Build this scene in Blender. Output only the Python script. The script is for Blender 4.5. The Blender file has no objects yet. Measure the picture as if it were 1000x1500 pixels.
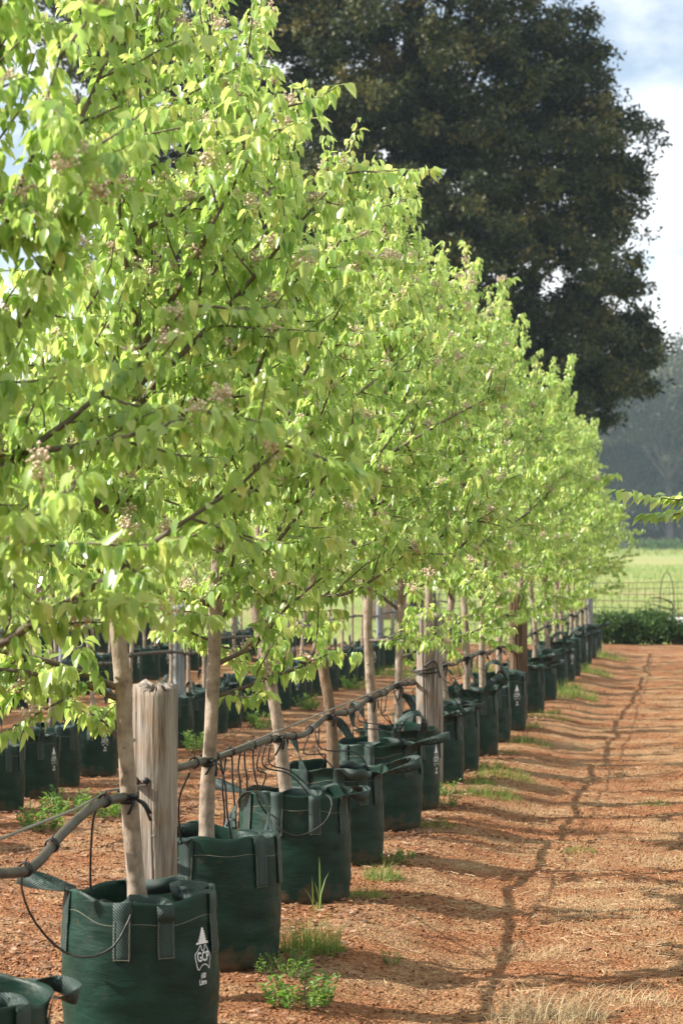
import bpy, math, numpy as np
from mathutils import Matrix, Vector
R = math.radians
sc = bpy.context.scene
col = sc.collection

# ------------------------------------------------------------------ camera, sky, sun, exposure
FPX = 85.0 / 36.0 * 1500.0            # focal length in photo pixels (photo 1000 x 1500)
CAMH, HORIZON = 1.55, 820.0
PITCH = math.atan((HORIZON - 750.0) / FPX)
cam = bpy.data.cameras.new('camera')
camo = bpy.data.objects.new('camera', cam); col.objects.link(camo)
cam.sensor_fit = 'VERTICAL'; cam.sensor_height = 36.0; cam.sensor_width = 24.0; cam.lens = 85.0
cam.clip_start = 0.1; cam.clip_end = 3000
camo.location = (0, 0, CAMH); camo.rotation_euler = (math.pi / 2 + PITCH, 0, 0)
cam.dof.use_dof = True; cam.dof.focus_distance = 9.9; cam.dof.aperture_fstop = 7.0
sc.camera = camo

SUN_EL, SUN_BACK = R(37.0), R(-4.0)    # sun square to the left, a touch on the camera's side
SUNV = Vector((-math.cos(SUN_EL) * math.cos(SUN_BACK), math.cos(SUN_EL) * math.sin(SUN_BACK), math.sin(SUN_EL)))
w = bpy.data.worlds.new('World'); sc.world = w; w.use_nodes = True
wn, wl = w.node_tree.nodes, w.node_tree.links
wn.clear()
wo = wn.new('ShaderNodeOutputWorld'); bg = wn.new('ShaderNodeBackground')
sky = wn.new('ShaderNodeTexSky'); sky.sky_type = 'NISHITA'; sky.sun_disc = False
sky.sun_elevation = SUN_EL; sky.sun_rotation = R(266.0); sky.air_density = 1.0; sky.dust_density = 0.7; sky.ozone_density = 1.2
tc = wn.new('ShaderNodeTexCoord')
mp = wn.new('ShaderNodeMapping'); mp.inputs['Scale'].default_value = (3.2, 3.2, 5.5); mp.inputs['Location'].default_value = (1.3, 0.4, 0.35)
nz = wn.new('ShaderNodeTexNoise'); nz.inputs['Scale'].default_value = 1.6; nz.inputs['Detail'].default_value = 7; nz.inputs['Roughness'].default_value = 0.55
cr = wn.new('ShaderNodeValToRGB'); cr.color_ramp.elements[0].position = 0.37; cr.color_ramp.elements[0].color = (0.14, 0.14, 0.14, 1); cr.color_ramp.elements[1].position = 0.50
mx = wn.new('ShaderNodeMix'); mx.data_type = 'RGBA'
mx.inputs[7].default_value = (9.4, 9.5, 9.7, 1)        # sunlit cloud, same units as the sky
wl.new(tc.outputs['Generated'], mp.inputs['Vector']); wl.new(mp.outputs[0], nz.inputs['Vector'])
wl.new(nz.outputs['Fac'], cr.inputs[0]); wl.new(cr.outputs[0], mx.inputs[0]); wl.new(sky.outputs[0], mx.inputs[6])
wl.new(mx.outputs[2], bg.inputs['Color']); bg.inputs['Strength'].default_value = 0.076
wl.new(bg.outputs[0], wo.inputs['Surface'])
sl = bpy.data.lights.new('sun', 'SUN'); sl.energy = 5.0; sl.angle = R(0.53); sl.color = (1.0, 0.94, 0.82)
so = bpy.data.objects.new('sun', sl); col.objects.link(so)
so.rotation_euler = SUNV.to_track_quat('Z', 'Y').to_euler()
vs = sc.view_settings
vs.view_transform = 'Standard'; vs.look = 'None'; vs.exposure = 1.08; vs.gamma = 1.0; vs.use_curve_mapping = False
sc.cycles.use_denoising = True
sc.cycles.max_bounces = 8; sc.cycles.diffuse_bounces = 3; sc.cycles.transmission_bounces = 5; sc.cycles.volume_bounces = 1
sc.cycles.sample_clamp_indirect = 6.0

# ------------------------------------------------------------------ helpers
def px(x, y, Z):
    """world point seen at photo pixel x, y whose forward distance is Z"""
    u, v = (x - 500.0) / FPX, (750.0 - y) / FPX
    yy = math.cos(PITCH) - math.sin(PITCH) * v; zz = math.sin(PITCH) + math.cos(PITCH) * v
    s = Z / yy
    return np.array((u * s, Z, CAMH + zz * s))
def gdist(y): return FPX * CAMH / (y - HORIZON)
def to_px(P):
    P = np.asarray(P, float); d = P - np.array((0, 0, CAMH))
    f = d[..., 1] * math.cos(PITCH) + d[..., 2] * math.sin(PITCH)
    v = -d[..., 1] * math.sin(PITCH) + d[..., 2] * math.cos(PITCH)
    return 500 + FPX * d[..., 0] / f, 750 - FPX * v / f, f

def tagset(o, label=None, cat=None, group=None, kind=None):
    if label: o['label'] = label
    if cat: o['category'] = cat
    if group: o['group'] = group
    if kind: o['kind'] = kind
    return o
def mesh_np(name, V, starts_faces, smooth=False, mats=None, attr=None, uv=None):
    """V (n,3); starts_faces = list of (k, array(m,k)) polygon groups"""
    me = bpy.data.meshes.new(name)
    V = np.ascontiguousarray(V, dtype=np.float32)
    me.vertices.add(len(V)); me.vertices.foreach_set('co', V.ravel())
    groups = [np.asarray(g, dtype=np.int32) for g in starts_faces if len(g)]
    nl = sum(g.size for g in groups); npoly = sum(len(g) for g in groups)
    me.loops.add(nl); me.polygons.add(npoly)
    me.loops.foreach_set('vertex_index', np.concatenate([g.ravel() for g in groups]))
    tot = np.concatenate([np.full(len(g), g.shape[1], np.int32) for g in groups])
    st = np.zeros(npoly, np.int32); st[1:] = np.cumsum(tot)[:-1]
    me.polygons.foreach_set('loop_start', st)
    if smooth: me.polygons.foreach_set('use_smooth', np.ones(npoly, bool))
    if attr is not None:
        for k, a in attr.items():
            at = me.attributes.new(k, 'FLOAT', 'POINT'); at.data.foreach_set('value', np.asarray(a, np.float32))
    if uv is not None:
        ul = me.uv_layers.new(name='UVMap')
        idx = np.concatenate([g.ravel() for g in groups])
        ul.data.foreach_set('uv', np.asarray(uv, np.float32)[idx].ravel())
    me.update(calc_edges=True)
    for m in (mats or []): me.materials.append(m)
    return me
def link(name, me, parent=None, loc=None):
    o = bpy.data.objects.new(name, me); col.objects.link(o)
    if parent is not None: o.parent = parent
    if loc is not None: o.location = loc
    return o
def empty(name, loc=(0, 0, 0), rz=0.0, scale=1.0):
    o = bpy.data.objects.new(name, None); col.objects.link(o); o.empty_display_size = 0.1
    o.location = loc; o.rotation_euler = (0, 0, rz); o.scale = (scale,) * 3
    return o
def copy_tree(src, parent=None):
    c = src.copy(); col.objects.link(c); c.parent = parent
    for ch in src.children: copy_tree(ch, c)
    return c
class MB:
    def __init__(s): s.V = []; s.Q = []; s.T = []; s.n = 0; s.U = []
    def add(s, V, quads=None, tris=None, uv=None):
        V = np.asarray(V, float)
        if quads is not None and len(quads): s.Q.append(np.asarray(quads, int) + s.n)
        if tris is not None and len(tris): s.T.append(np.asarray(tris, int) + s.n)
        s.V.append(V); s.n += len(V)
        s.U.append(np.zeros((len(V), 2)) if uv is None else np.asarray(uv, float))
        return s
    def tube(s, P, r, k=6, cap=True):
        P = np.asarray(P, float); n = len(P); r = np.broadcast_to(np.asarray(r, float), (n,))
        T = np.gradient(P, axis=0); T /= np.linalg.norm(T, axis=1)[:, None] + 1e-12
        ref = np.array((0.31, 0.17, 0.93)) if abs(T[0][2]) < 0.8 else np.array((0.9, 0.4, 0.1))
        A = np.cross(T, ref); A /= np.linalg.norm(A, axis=1)[:, None] + 1e-12; B = np.cross(T, A)
        a = np.linspace(0, 2 * np.pi, k, endpoint=False)
        V = P[:, None] + r[:, None, None] * (np.cos(a)[None, :, None] * A[:, None] + np.sin(a)[None, :, None] * B[:, None])
        i = np.arange(n - 1)[:, None] * k; j = np.arange(k)[None]
        q = np.stack([i + j, i + (j + 1) % k, i + k + (j + 1) % k, i + k + j], -1).reshape(-1, 4)
        L = np.concatenate([[0], np.cumsum(np.linalg.norm(np.diff(P, axis=0), axis=1))])
        uv = np.stack(np.broadcast_arrays(j / k, L[:, None]), -1).reshape(-1, 2)
        V = V.reshape(-1, 3); t = None
        if cap:
            V = np.vstack([V, P[:1], P[-1:]]); uv = np.vstack([uv, [[0, 0], [0, L[-1]]]])
            jj = np.arange(k)
            t = np.vstack([np.stack([np.full(k, n * k), (jj + 1) % k, jj], -1),
                           np.stack([np.full(k, n * k + 1), (n - 1) * k + jj, (n - 1) * k + (jj + 1) % k], -1)])
        return s.add(V, q, t, uv)
    def ribbon(s, P, W, th=0.003):
        """P centre line (n,3), W half-width vectors (n,3); a strip with thickness th"""
        P = np.asarray(P, float); W = np.asarray(W, float); n = len(P)
        T = np.gradient(P, axis=0); N = np.cross(T, W); N /= np.linalg.norm(N, axis=1)[:, None] + 1e-12
        V = np.stack([P - W + N * th / 2, P + W + N * th / 2, P + W - N * th / 2, P - W - N * th / 2], 1).reshape(-1, 3)
        L = np.concatenate([[0], np.cumsum(np.linalg.norm(np.diff(P, axis=0), axis=1))])
        uv = np.stack([np.tile([0, 1, 1, 0], n), np.repeat(L, 4)], -1)
        i = np.arange(n - 1)[:, None] * 4; j = np.arange(4)[None]
        q = np.stack([i + j, i + (j + 1) % 4, i + 4 + (j + 1) % 4, i + 4 + j], -1).reshape(-1, 4)
        q = np.vstack([q, [[3, 2, 1, 0]], [[(n - 1) * 4 + m for m in (0, 1, 2, 3)]]])
        return s.add(V, q, None, uv)
    def mesh(s, name, mat, smooth=True):
        return mesh_np(name, np.vstack(s.V), ([np.vstack(s.Q)] if s.Q else []) + ([np.vstack(s.T)] if s.T else []), smooth, [mat], None, np.vstack(s.U))
    def build(s, name, mat, parent=None, smooth=True, loc=None):
        return link(name, s.mesh(name, mat, smooth), parent, loc)
def spline(P, n=40):
    """Catmull-Rom through P"""
    P = np.asarray(P, float); P = np.vstack([2 * P[0] - P[1], P, 2 * P[-1] - P[-2]])
    m = len(P) - 3; t = np.linspace(0, m - 1e-6, n); i = t.astype(int); f = (t - i)[:, None]
    a, b, c, d = P[i], P[i + 1], P[i + 2], P[i + 3]
    return 0.5 * (2 * b + (c - a) * f + (2 * a - 5 * b + 4 * c - d) * f * f + (3 * b - a - 3 * c + d) * f ** 3)
def vnoise(x, y, seed=0):
    """value noise 2-D, about -1..1"""
    def h(i, j):
        n = (i * 374761393 + j * 668265263 + seed * 974634777) & 0xffffffff
        n = ((n ^ (n >> 13)) * 1274126177) & 0xffffffff
        return ((n ^ (n >> 16)) & 0xffff) / 32767.5 - 1
    x = np.asarray(x, float); y = np.asarray(y, float)
    xi = np.floor(x).astype(np.int64); yi = np.floor(y).astype(np.int64); fx = x - xi; fy = y - yi
    fx = fx * fx * (3 - 2 * fx); fy = fy * fy * (3 - 2 * fy)
    return (h(xi, yi) * (1 - fx) + h(xi + 1, yi) * fx) * (1 - fy) + (h(xi, yi + 1) * (1 - fx) + h(xi + 1, yi + 1) * fx) * fy
def fbm(x, y, seed=0, o=4, g=0.5):
    s = 0; a = 1.0
    for k in range(o):
        s = s + a * vnoise(x * 2 ** k + 17.3 * k, y * 2 ** k - 9.1 * k, seed + k); a *= g
    return s
def unit(v): return v / (np.linalg.norm(v, axis=-1, keepdims=True) + 1e-12)

# ------------------------------------------------------------------ materials
def new_mat(name):
    m = bpy.data.materials.new(name); m.use_nodes = True
    nt = m.node_tree; nt.nodes.clear()
    out = nt.nodes.new('ShaderNodeOutputMaterial')
    return m, nt.nodes, nt.links, out
def ramp(n, stops):
    r = n.new('ShaderNodeValToRGB'); e = r.color_ramp.elements
    while len(e) > 1: e.remove(e[-1])
    e[0].position = stops[0][0]; e[0].color = (*stops[0][1], 1)
    for p, c in stops[1:]:
        k = e.new(p); k.color = (*c, 1)
    return r
def noise_mat(name, stops, scale=10.0, detail=6, rough=0.8, bump=0.3, bscale=None, dist=0.01, spec=0.3, stretch=(1, 1, 1), coords='Object', rgh=0.6):
    m, n, l, out = new_mat(name)
    p = n.new('ShaderNodeBsdfPrincipled'); p.inputs['Roughness'].default_value = rough; p.inputs['Specular IOR Level'].default_value = spec
    t = n.new('ShaderNodeTexCoord'); mp = n.new('ShaderNodeMapping'); mp.inputs['Scale'].default_value = stretch
    l.new(t.outputs[coords], mp.inputs[0])
    a = n.new('ShaderNodeTexNoise'); a.inputs['Scale'].default_value = scale; a.inputs['Detail'].default_value = detail; a.inputs['Roughness'].default_value = rgh
    l.new(mp.outputs[0], a.inputs['Vector'])
    r = ramp(n, stops); l.new(a.outputs['Fac'], r.inputs[0]); l.new(r.outputs[0], p.inputs['Base Color'])
    if bump:
        b = n.new('ShaderNodeTexNoise'); b.inputs['Scale'].default_value = bscale or scale * 2; b.inputs['Detail'].default_value = 8; b.inputs['Roughness'].default_value = 0.65
        l.new(mp.outputs[0], b.inputs['Vector'])
        bu = n.new('ShaderNodeBump'); bu.inputs['Strength'].default_value = bump; bu.inputs['Distance'].default_value = dist
        l.new(b.outputs['Fac'], bu.inputs['Height']); l.new(bu.outputs[0], p.inputs['Normal'])
    l.new(p.outputs[0], out.inputs['Surface'])
    return m
def leaf_mat(name, stops, trans, tfac=0.4, rough=0.42, spec=0.4):
    """leaf: front colour from the per-leaf tint, light let through"""
    m, n, l, out = new_mat(name)
    p = n.new('ShaderNodeBsdfPrincipled'); p.inputs['Roughness'].default_value = rough; p.inputs['Specular IOR Level'].default_value = spec
    a = n.new('ShaderNodeAttribute'); a.attribute_name = 'tint'
    r = ramp(n, stops); l.new(a.outputs['Fac'], r.inputs[0]); l.new(r.outputs[0], p.inputs['Base Color'])
    t = n.new('ShaderNodeBsdfTranslucent')
    r2 = ramp(n, trans); l.new(a.outputs['Fac'], r2.inputs[0]); l.new(r2.outputs[0], t.inputs['Color'])
    mx = n.new('ShaderNodeMixShader'); mx.inputs[0].default_value = tfac
    l.new(p.outputs[0], mx.inputs[1]); l.new(t.outputs[0], mx.inputs[2]); l.new(mx.outputs[0], out.inputs['Surface'])
    return m
def plain(name, c, rough=0.5, spec=0.4, metal=0.0):
    return noise_mat(name, [(0.3, tuple(x * 0.8 for x in c)), (0.7, tuple(min(1, x * 1.2) for x in c))], 60, 3, rough, 0.1, 120, 0.002, spec)

M = {}
M['pear_leaf'] = leaf_mat('pear_leaf', [(0, (0.085, 0.18, 0.04)), (0.35, (0.18, 0.30, 0.08)), (0.75, (0.30, 0.42, 0.135)), (0.93, (0.40, 0.50, 0.19)), (1, (0.50, 0.42, 0.11))],
                          [(0, (0.36, 0.60, 0.09)), (0.6, (0.62, 0.82, 0.20)), (1, (0.80, 0.88, 0.28))], 0.48, 0.30, 0.6)
M['small_leaf'] = M['pear_leaf']
M['bark'] = noise_mat('pear_bark', [(0.3, (0.13, 0.095, 0.07)), (0.5, (0.28, 0.22, 0.17)), (0.7, (0.38, 0.315, 0.255))], 18, 9, 0.85, 0.7, 45, 0.008, 0.25, (1.2, 1.2, 0.9))
M['bark_dark'] = noise_mat('pear_bark_rough', [(0.3, (0.09, 0.06, 0.04)), (0.55, (0.19, 0.13, 0.085)), (0.75, (0.30, 0.225, 0.16))], 26, 8, 0.9, 0.8, 50, 0.012, 0.2, (1.6, 1.6, 0.5))
M['twig'] = noise_mat('twig_bark', [(0.3, (0.065, 0.048, 0.037)), (0.55, (0.135, 0.103, 0.08)), (0.75, (0.26, 0.21, 0.17))], 18, 5, 0.75, 0.3, 60, 0.003, 0.3)
M['blossom'] = noise_mat('spent_blossom', [(0.3, (0.42, 0.27, 0.17)), (0.5, (0.64, 0.51, 0.38)), (0.7, (0.78, 0.70, 0.58))], 70, 4, 0.9, 0)
M['wire'] = plain('galvanised_wire', (0.16, 0.15, 0.14), 0.5, 0.5)
M['fence_wire'] = plain('rusty_wire', (0.06, 0.052, 0.046), 0.7, 0.3)
M['black'] = plain('black_rubber', (0.012, 0.012, 0.014), 0.5, 0.4)
M['pipe'] = noise_mat('poly_pipe', [(0.3, (0.03, 0.026, 0.023)), (0.55, (0.065, 0.056, 0.048)), (0.75, (0.13, 0.11, 0.09))], 9, 6, 0.55, 0.15, 60, 0.003, 0.4)
M['soil_in'] = noise_mat('potting_soil', [(0.3, (0.018, 0.012, 0.009)), (0.6, (0.05, 0.035, 0.025))], 40, 6, 0.95, 0.8, 70, 0.02, 0.1)
M['print'] = noise_mat('white_print', [(0.30, (0.55, 0.58, 0.60)), (0.42, (0.80, 0.81, 0.84))], 90, 4, 0.6, 0)
M['stitch'] = plain('stitching_thread', (0.24, 0.24, 0.18), 0.8, 0.2)

def bag_mat():
    m, n, l, out = new_mat('woven_bag_plastic')
    p = n.new('ShaderNodeBsdfPrincipled'); p.inputs['Roughness'].default_value = 0.36; p.inputs['Specular IOR Level'].default_value = 0.22
    t = n.new('ShaderNodeTexCoord'); oi = n.new('ShaderNodeObjectInfo')
    a = n.new('ShaderNodeTexNoise'); a.inputs['Scale'].default_value = 7; a.inputs['Detail'].default_value = 6
    l.new(t.outputs['Object'], a.inputs['Vector'])
    r = ramp(n, [(0.3, (0.0035, 0.016, 0.011)), (0.55, (0.006, 0.029, 0.020)), (0.75, (0.012, 0.045, 0.032))])
    l.new(a.outputs['Fac'], r.inputs[0])
    # dried mud splashed up from the ground, broken by noise
    sx = n.new('ShaderNodeSeparateXYZ'); l.new(t.outputs['Object'], sx.inputs[0])
    b = n.new('ShaderNodeTexNoise'); b.inputs['Scale'].default_value = 22; b.inputs['Detail'].default_value = 8; l.new(t.outputs['Object'], b.inputs['Vector'])
    mr = n.new('ShaderNodeMapRange'); mr.inputs[1].default_value = 0.0; mr.inputs[2].default_value = 0.14; mr.inputs[3].default_value = 0.34; mr.inputs[4].default_value = -0.05
    l.new(sx.outputs['Z'], mr.inputs[0])
    ad = n.new('ShaderNodeMath'); ad.operation = 'ADD'; l.new(mr.outputs[0], ad.inputs[0]); l.new(b.outputs['Fac'], ad.inputs[1])
    r2 = ramp(n, [(0.57, (0, 0, 0)), (0.86, (0.75, 0.75, 0.75))]); l.new(ad.outputs[0], r2.inputs[0])
    mx = n.new('ShaderNodeMix'); mx.data_type = 'RGBA'; l.new(r2.outputs[0], mx.inputs[0]); l.new(r.outputs[0], mx.inputs[6]); mx.inputs[7].default_value = (0.11, 0.062, 0.033, 1)
    l.new(mx.outputs[2], p.inputs['Base Color'])
    rr = ramp(n, [(0.4, (0.42,) * 3), (0.8, (0.75,) * 3)]); l.new(ad.outputs[0], rr.inputs[0]); l.new(rr.outputs[0], p.inputs['Roughness'])
    # fine horizontal creases of the woven film
    mp = n.new('ShaderNodeMapping'); mp.inputs['Scale'].default_value = (6, 6, 24); l.new(t.outputs['Object'], mp.inputs[0])
    c = n.new('ShaderNodeTexNoise'); c.inputs['Scale'].default_value = 1.6; c.inputs['Detail'].default_value = 6; c.inputs['Roughness'].default_value = 0.6; c.inputs['Distortion'].default_value = 0.8
    l.new(mp.outputs[0], c.inputs['Vector'])
    bu = n.new('ShaderNodeBump'); bu.inputs['Strength'].default_value = 0.38; bu.inputs['Distance'].default_value = 0.008
    l.new(c.outputs['Fac'], bu.inputs['Height']); l.new(bu.outputs[0], p.inputs['Normal'])
    l.new(p.outputs[0], out.inputs['Surface'])
    return m
M['bag'] = bag_mat()
def web_mat():
    m, n, l, out = new_mat('webbing')
    p = n.new('ShaderNodeBsdfPrincipled'); p.inputs['Roughness'].default_value = 0.55; p.inputs['Specular IOR Level'].default_value = 0.35
    t = n.new('ShaderNodeTexCoord'); mp = n.new('ShaderNodeMapping'); mp.inputs['Scale'].default_value = (5.0, 85, 1); mp.inputs['Rotation'].default_value = (0, 0, 0)
    l.new(t.outputs['UV'], mp.inputs[0])
    wv = n.new('ShaderNodeTexWave'); wv.wave_type = 'BANDS'; wv.bands_direction = 'DIAGONAL'; wv.inputs['Scale'].default_value = 0.75; wv.inputs['Distortion'].default_value = 0.6
    l.new(mp.outputs[0], wv.inputs['Vector'])
    r = ramp(n, [(0.35, (0.005, 0.020, 0.018)), (0.66, (0.007, 0.024, 0.021)), (0.92, (0.06, 0.095, 0.088))]); l.new(wv.outputs['Fac'], r.inputs[0])
    l.new(r.outputs[0], p.inputs['Base Color'])
    bu = n.new('ShaderNodeBump'); bu.inputs['Strength'].default_value = 0.5; bu.inputs['Distance'].default_value = 0.003
    l.new(wv.outputs['Fac'], bu.inputs['Height']); l.new(bu.outputs[0], p.inputs['Normal'])
    l.new(p.outputs[0], out.inputs['Surface'])
    return m
M['web'] = web_mat()
def wood_mat(name, a, b, c, warm):
    m, n, l, out = new_mat(name)
    p = n.new('ShaderNodeBsdfPrincipled'); p.inputs['Roughness'].default_value = 0.9; p.inputs['Specular IOR Level'].default_value = 0.15
    t = n.new('ShaderNodeTexCoord'); mp = n.new('ShaderNodeMapping'); mp.inputs['Scale'].default_value = (22, 22, 1.3); l.new(t.outputs['Object'], mp.inputs[0])
    x = n.new('ShaderNodeTexNoise'); x.inputs['Scale'].default_value = 2.2; x.inputs['Detail'].default_value = 9; x.inputs['Roughness'].default_value = 0.65; x.inputs['Distortion'].default_value = 0.5
    l.new(mp.outputs[0], x.inputs['Vector'])
    r = ramp(n, [(0.28, a), (0.45, b), (0.7, c)]); l.new(x.outputs['Fac'], r.inputs[0])
    y = n.new('ShaderNodeTexNoise'); y.inputs['Scale'].default_value = 5.5; y.inputs['Detail'].default_value = 5; l.new(t.outputs['Object'], y.inputs['Vector'])
    r2 = ramp(n, [(0.52, (0, 0, 0)), (0.68, (0.7, 0.7, 0.7))]); l.new(y.outputs['Fac'], r2.inputs[0])
    mx = n.new('ShaderNodeMix'); mx.data_type = 'RGBA'; mx.blend_type = 'MULTIPLY'; l.new(r2.outputs[0], mx.inputs[0]); l.new(r.outputs[0], mx.inputs[6]); mx.inputs[7].default_value = (*warm, 1)
    l.new(mx.outputs[2], p.inputs['Base Color'])
    bu = n.new('ShaderNodeBump'); bu.inputs['Strength'].default_value = 0.9; bu.inputs['Distance'].default_value = 0.012
    l.new(x.outputs['Fac'], bu.inputs['Height']); l.new(bu.outputs[0], p.inputs['Normal'])
    l.new(p.outputs[0], out.inputs['Surface'])
    return m
M['post'] = wood_mat('weathered_wood', (0.05, 0.042, 0.036), (0.22, 0.19, 0.165), (0.40, 0.36, 0.32), (0.95, 0.72, 0.52))
M['post_dark'] = wood_mat('dark_brown_wood', (0.03, 0.02, 0.014), (0.10, 0.066, 0.045), (0.19, 0.135, 0.095), (0.9, 0.7, 0.5))
M['post_grey'] = wood_mat('blue_grey_wood', (0.11, 0.12, 0.13), (0.22, 0.235, 0.255), (0.33, 0.345, 0.37), (0.9, 0.9, 0.92))

def soil_mat():
    m, n, l, out = new_mat('red_gravel_soil')
    p = n.new('ShaderNodeBsdfPrincipled'); p.inputs['Roughness'].default_value = 0.95; p.inputs['Specular IOR Level'].default_value = 0.12
    t = n.new('ShaderNodeTexCoord')
    def N(s, d=6, rg=0.6):
        a = n.new('ShaderNodeTexNoise'); a.inputs['Scale'].default_value = s; a.inputs['Detail'].default_value = d; a.inputs['Roughness'].default_value = rg
        l.new(t.outputs['Object'], a.inputs['Vector']); return a
    g = N(55, 5, 0.7); r = ramp(n, [(0.30, (0.095, 0.039, 0.019)), (0.48, (0.26, 0.113, 0.052)), (0.62, (0.35, 0.165, 0.079)), (0.78, (0.46, 0.27, 0.155))]); l.new(g.outputs['Fac'], r.inputs[0])
    b = N(1.7, 6, 0.62); r2 = ramp(n, [(0.44, (0, 0, 0)), (0.60, (0.95, 0.95, 0.95))]); l.new(b.outputs['Fac'], r2.inputs[0])
    mx = n.new('ShaderNodeMix'); mx.data_type = 'RGBA'; l.new(r2.outputs[0], mx.inputs[0]); l.new(r.outputs[0], mx.inputs[6])
    g2 = N(85, 4, 0.7); r3 = ramp(n, [(0.3, (0.135, 0.075, 0.039)), (0.5, (0.34, 0.205, 0.108)), (0.72, (0.47, 0.325, 0.19))]); l.new(g2.outputs['Fac'], r3.inputs[0]); l.new(r3.outputs[0], mx.inputs[7])
    d = N(4.5, 7, 0.68); r4 = ramp(n, [(0.30, (0.30, 0.24, 0.21)), (0.43, (1, 1, 1))]); l.new(d.outputs['Fac'], r4.inputs[0])
    m2 = n.new('ShaderNodeMix'); m2.data_type = 'RGBA'; m2.blend_type = 'MULTIPLY'; m2.inputs[0].default_value = 0.85; l.new(mx.outputs[2], m2.inputs[6]); l.new(r4.outputs[0], m2.inputs[7])
    v = n.new('ShaderNodeTexVoronoi'); v.inputs['Scale'].default_value = 75; l.new(t.outputs['Object'], v.inputs['Vector'])
    sc3 = n.new('ShaderNodeSeparateColor'); l.new(v.outputs['Color'], sc3.inputs[0]); r5 = ramp(n, [(0.0, (0.55, 0.50, 0.47)), (0.5, (0.95, 0.93, 0.92)), (1.0, (1.32, 1.36, 1.42))]); l.new(sc3.outputs[0], r5.inputs[0])
    m3 = n.new('ShaderNodeMix'); m3.data_type = 'RGBA'; m3.blend_type = 'MULTIPLY'; m3.inputs[0].default_value = 0.75; l.new(m2.outputs[2], m3.inputs[6]); l.new(r5.outputs[0], m3.inputs[7])
    l.new(m3.outputs[2], p.inputs['Base Color'])
    iv = n.new('ShaderNodeMath'); iv.operation = 'SUBTRACT'; iv.inputs[0].default_value = 1.0; l.new(v.outputs['Distance'], iv.inputs[1])
    ad = n.new('ShaderNodeMath'); ad.operation = 'ADD'; l.new(iv.outputs[0], ad.inputs[0]); l.new(g.outputs['Fac'], ad.inputs[1])
    bu = n.new('ShaderNodeBump'); bu.inputs['Strength'].default_value = 1.0; bu.inputs['Distance'].default_value = 0.014
    l.new(ad.outputs[0], bu.inputs['Height']); l.new(bu.outputs[0], p.inputs['Normal'])
    l.new(p.outputs[0], out.inputs['Surface'])
    return m
M['soil'] = soil_mat()
M['stone'] = noise_mat('gravel_stone', [(0.3, (0.11, 0.046, 0.024)), (0.5, (0.25, 0.112, 0.054)), (0.7, (0.36, 0.215, 0.125))], 14, 3, 0.9, 0.2, 200, 0.002, 0.15)
M['straw'] = noise_mat('dry_straw', [(0.3, (0.28, 0.19, 0.10)), (0.5, (0.50, 0.38, 0.22)), (0.7, (0.64, 0.53, 0.35))], 9, 3, 0.8, 0)
M['mulch'] = noise_mat('bark_mulch', [(0.3, (0.07, 0.035, 0.022)), (0.5, (0.20, 0.11, 0.07)), (0.7, (0.42, 0.28, 0.19))], 16, 4, 0.9, 0.3, 90, 0.003, 0.15)
M['field'] = noise_mat('pasture', [(0.30, (0.31, 0.25, 0.13)), (0.44, (0.23, 0.25, 0.09)), (0.60, (0.18, 0.24, 0.07)), (0.76, (0.34, 0.30, 0.15))], 0.16, 9, 0.95, 0.8, 5, 0.08, 0.1, (1, 0.55, 1), 'Object', 0.68)
M['grass'] = leaf_mat('grass_blade', [(0, (0.08, 0.15, 0.03)), (0.6, (0.14, 0.22, 0.045)), (1, (0.30, 0.28, 0.12))], [(0, (0.15, 0.30, 0.03)), (1, (0.40, 0.52, 0.10))], 0.35, 0.5, 0.3)
M['dry_grass'] = leaf_mat('dry_grass_blade', [(0, (0.40, 0.30, 0.16)), (1, (0.62, 0.52, 0.34))], [(0, (0.4, 0.3, 0.15)), (1, (0.6, 0.5, 0.3))], 0.25, 0.6, 0.2)
M['weed'] = leaf_mat('weed_leaf', [(0, (0.08, 0.19, 0.04)), (0.6, (0.15, 0.29, 0.07)), (1, (0.26, 0.40, 0.12))], [(0, (0.14, 0.34, 0.03)), (1, (0.34, 0.54, 0.07))], 0.38, 0.5, 0.3)
M['dark_leaf'] = leaf_mat('dark_evergreen_leaf', [(0, (0.010, 0.018, 0.007)), (0.45, (0.032, 0.045, 0.015)), (0.8, (0.092, 0.096, 0.032)), (1, (0.17, 0.135, 0.045))], [(0, (0.02, 0.04, 0.008)), (1, (0.20, 0.19, 0.05))], 0.18, 0.5, 0.2)
M['gum_leaf'] = leaf_mat('gum_leaf', [(0, (0.03, 0.045, 0.028)), (0.6, (0.065, 0.08, 0.048)), (1, (0.14, 0.135, 0.075))], [(0, (0.05, 0.08, 0.03)), (1, (0.14, 0.15, 0.06))], 0.2, 0.5, 0.3)
M['shrub_leaf'] = leaf_mat('shrub_leaf', [(0, (0.02, 0.05, 0.015)), (0.6, (0.045, 0.10, 0.025)), (1, (0.09, 0.16, 0.04))], [(0, (0.05, 0.12, 0.015)), (1, (0.16, 0.28, 0.04))], 0.28, 0.5, 0.3)
M['gum_bark'] = noise_mat('gum_bark', [(0.35, (0.07, 0.06, 0.053)), (0.65, (0.15, 0.13, 0.118))], 0.8, 4, 0.9, 0)
M['dark_bark'] = noise_mat('dark_bark', [(0.3, (0.025, 0.018, 0.013)), (0.65, (0.09, 0.068, 0.05))], 3.0, 6, 0.9, 0.5, 9, 0.05, 0.2)
M['concrete'] = noise_mat('pale_concrete', [(0.3, (0.38, 0.37, 0.39)), (0.7, (0.52, 0.51, 0.53))], 4, 6, 0.9, 0.2)

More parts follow.
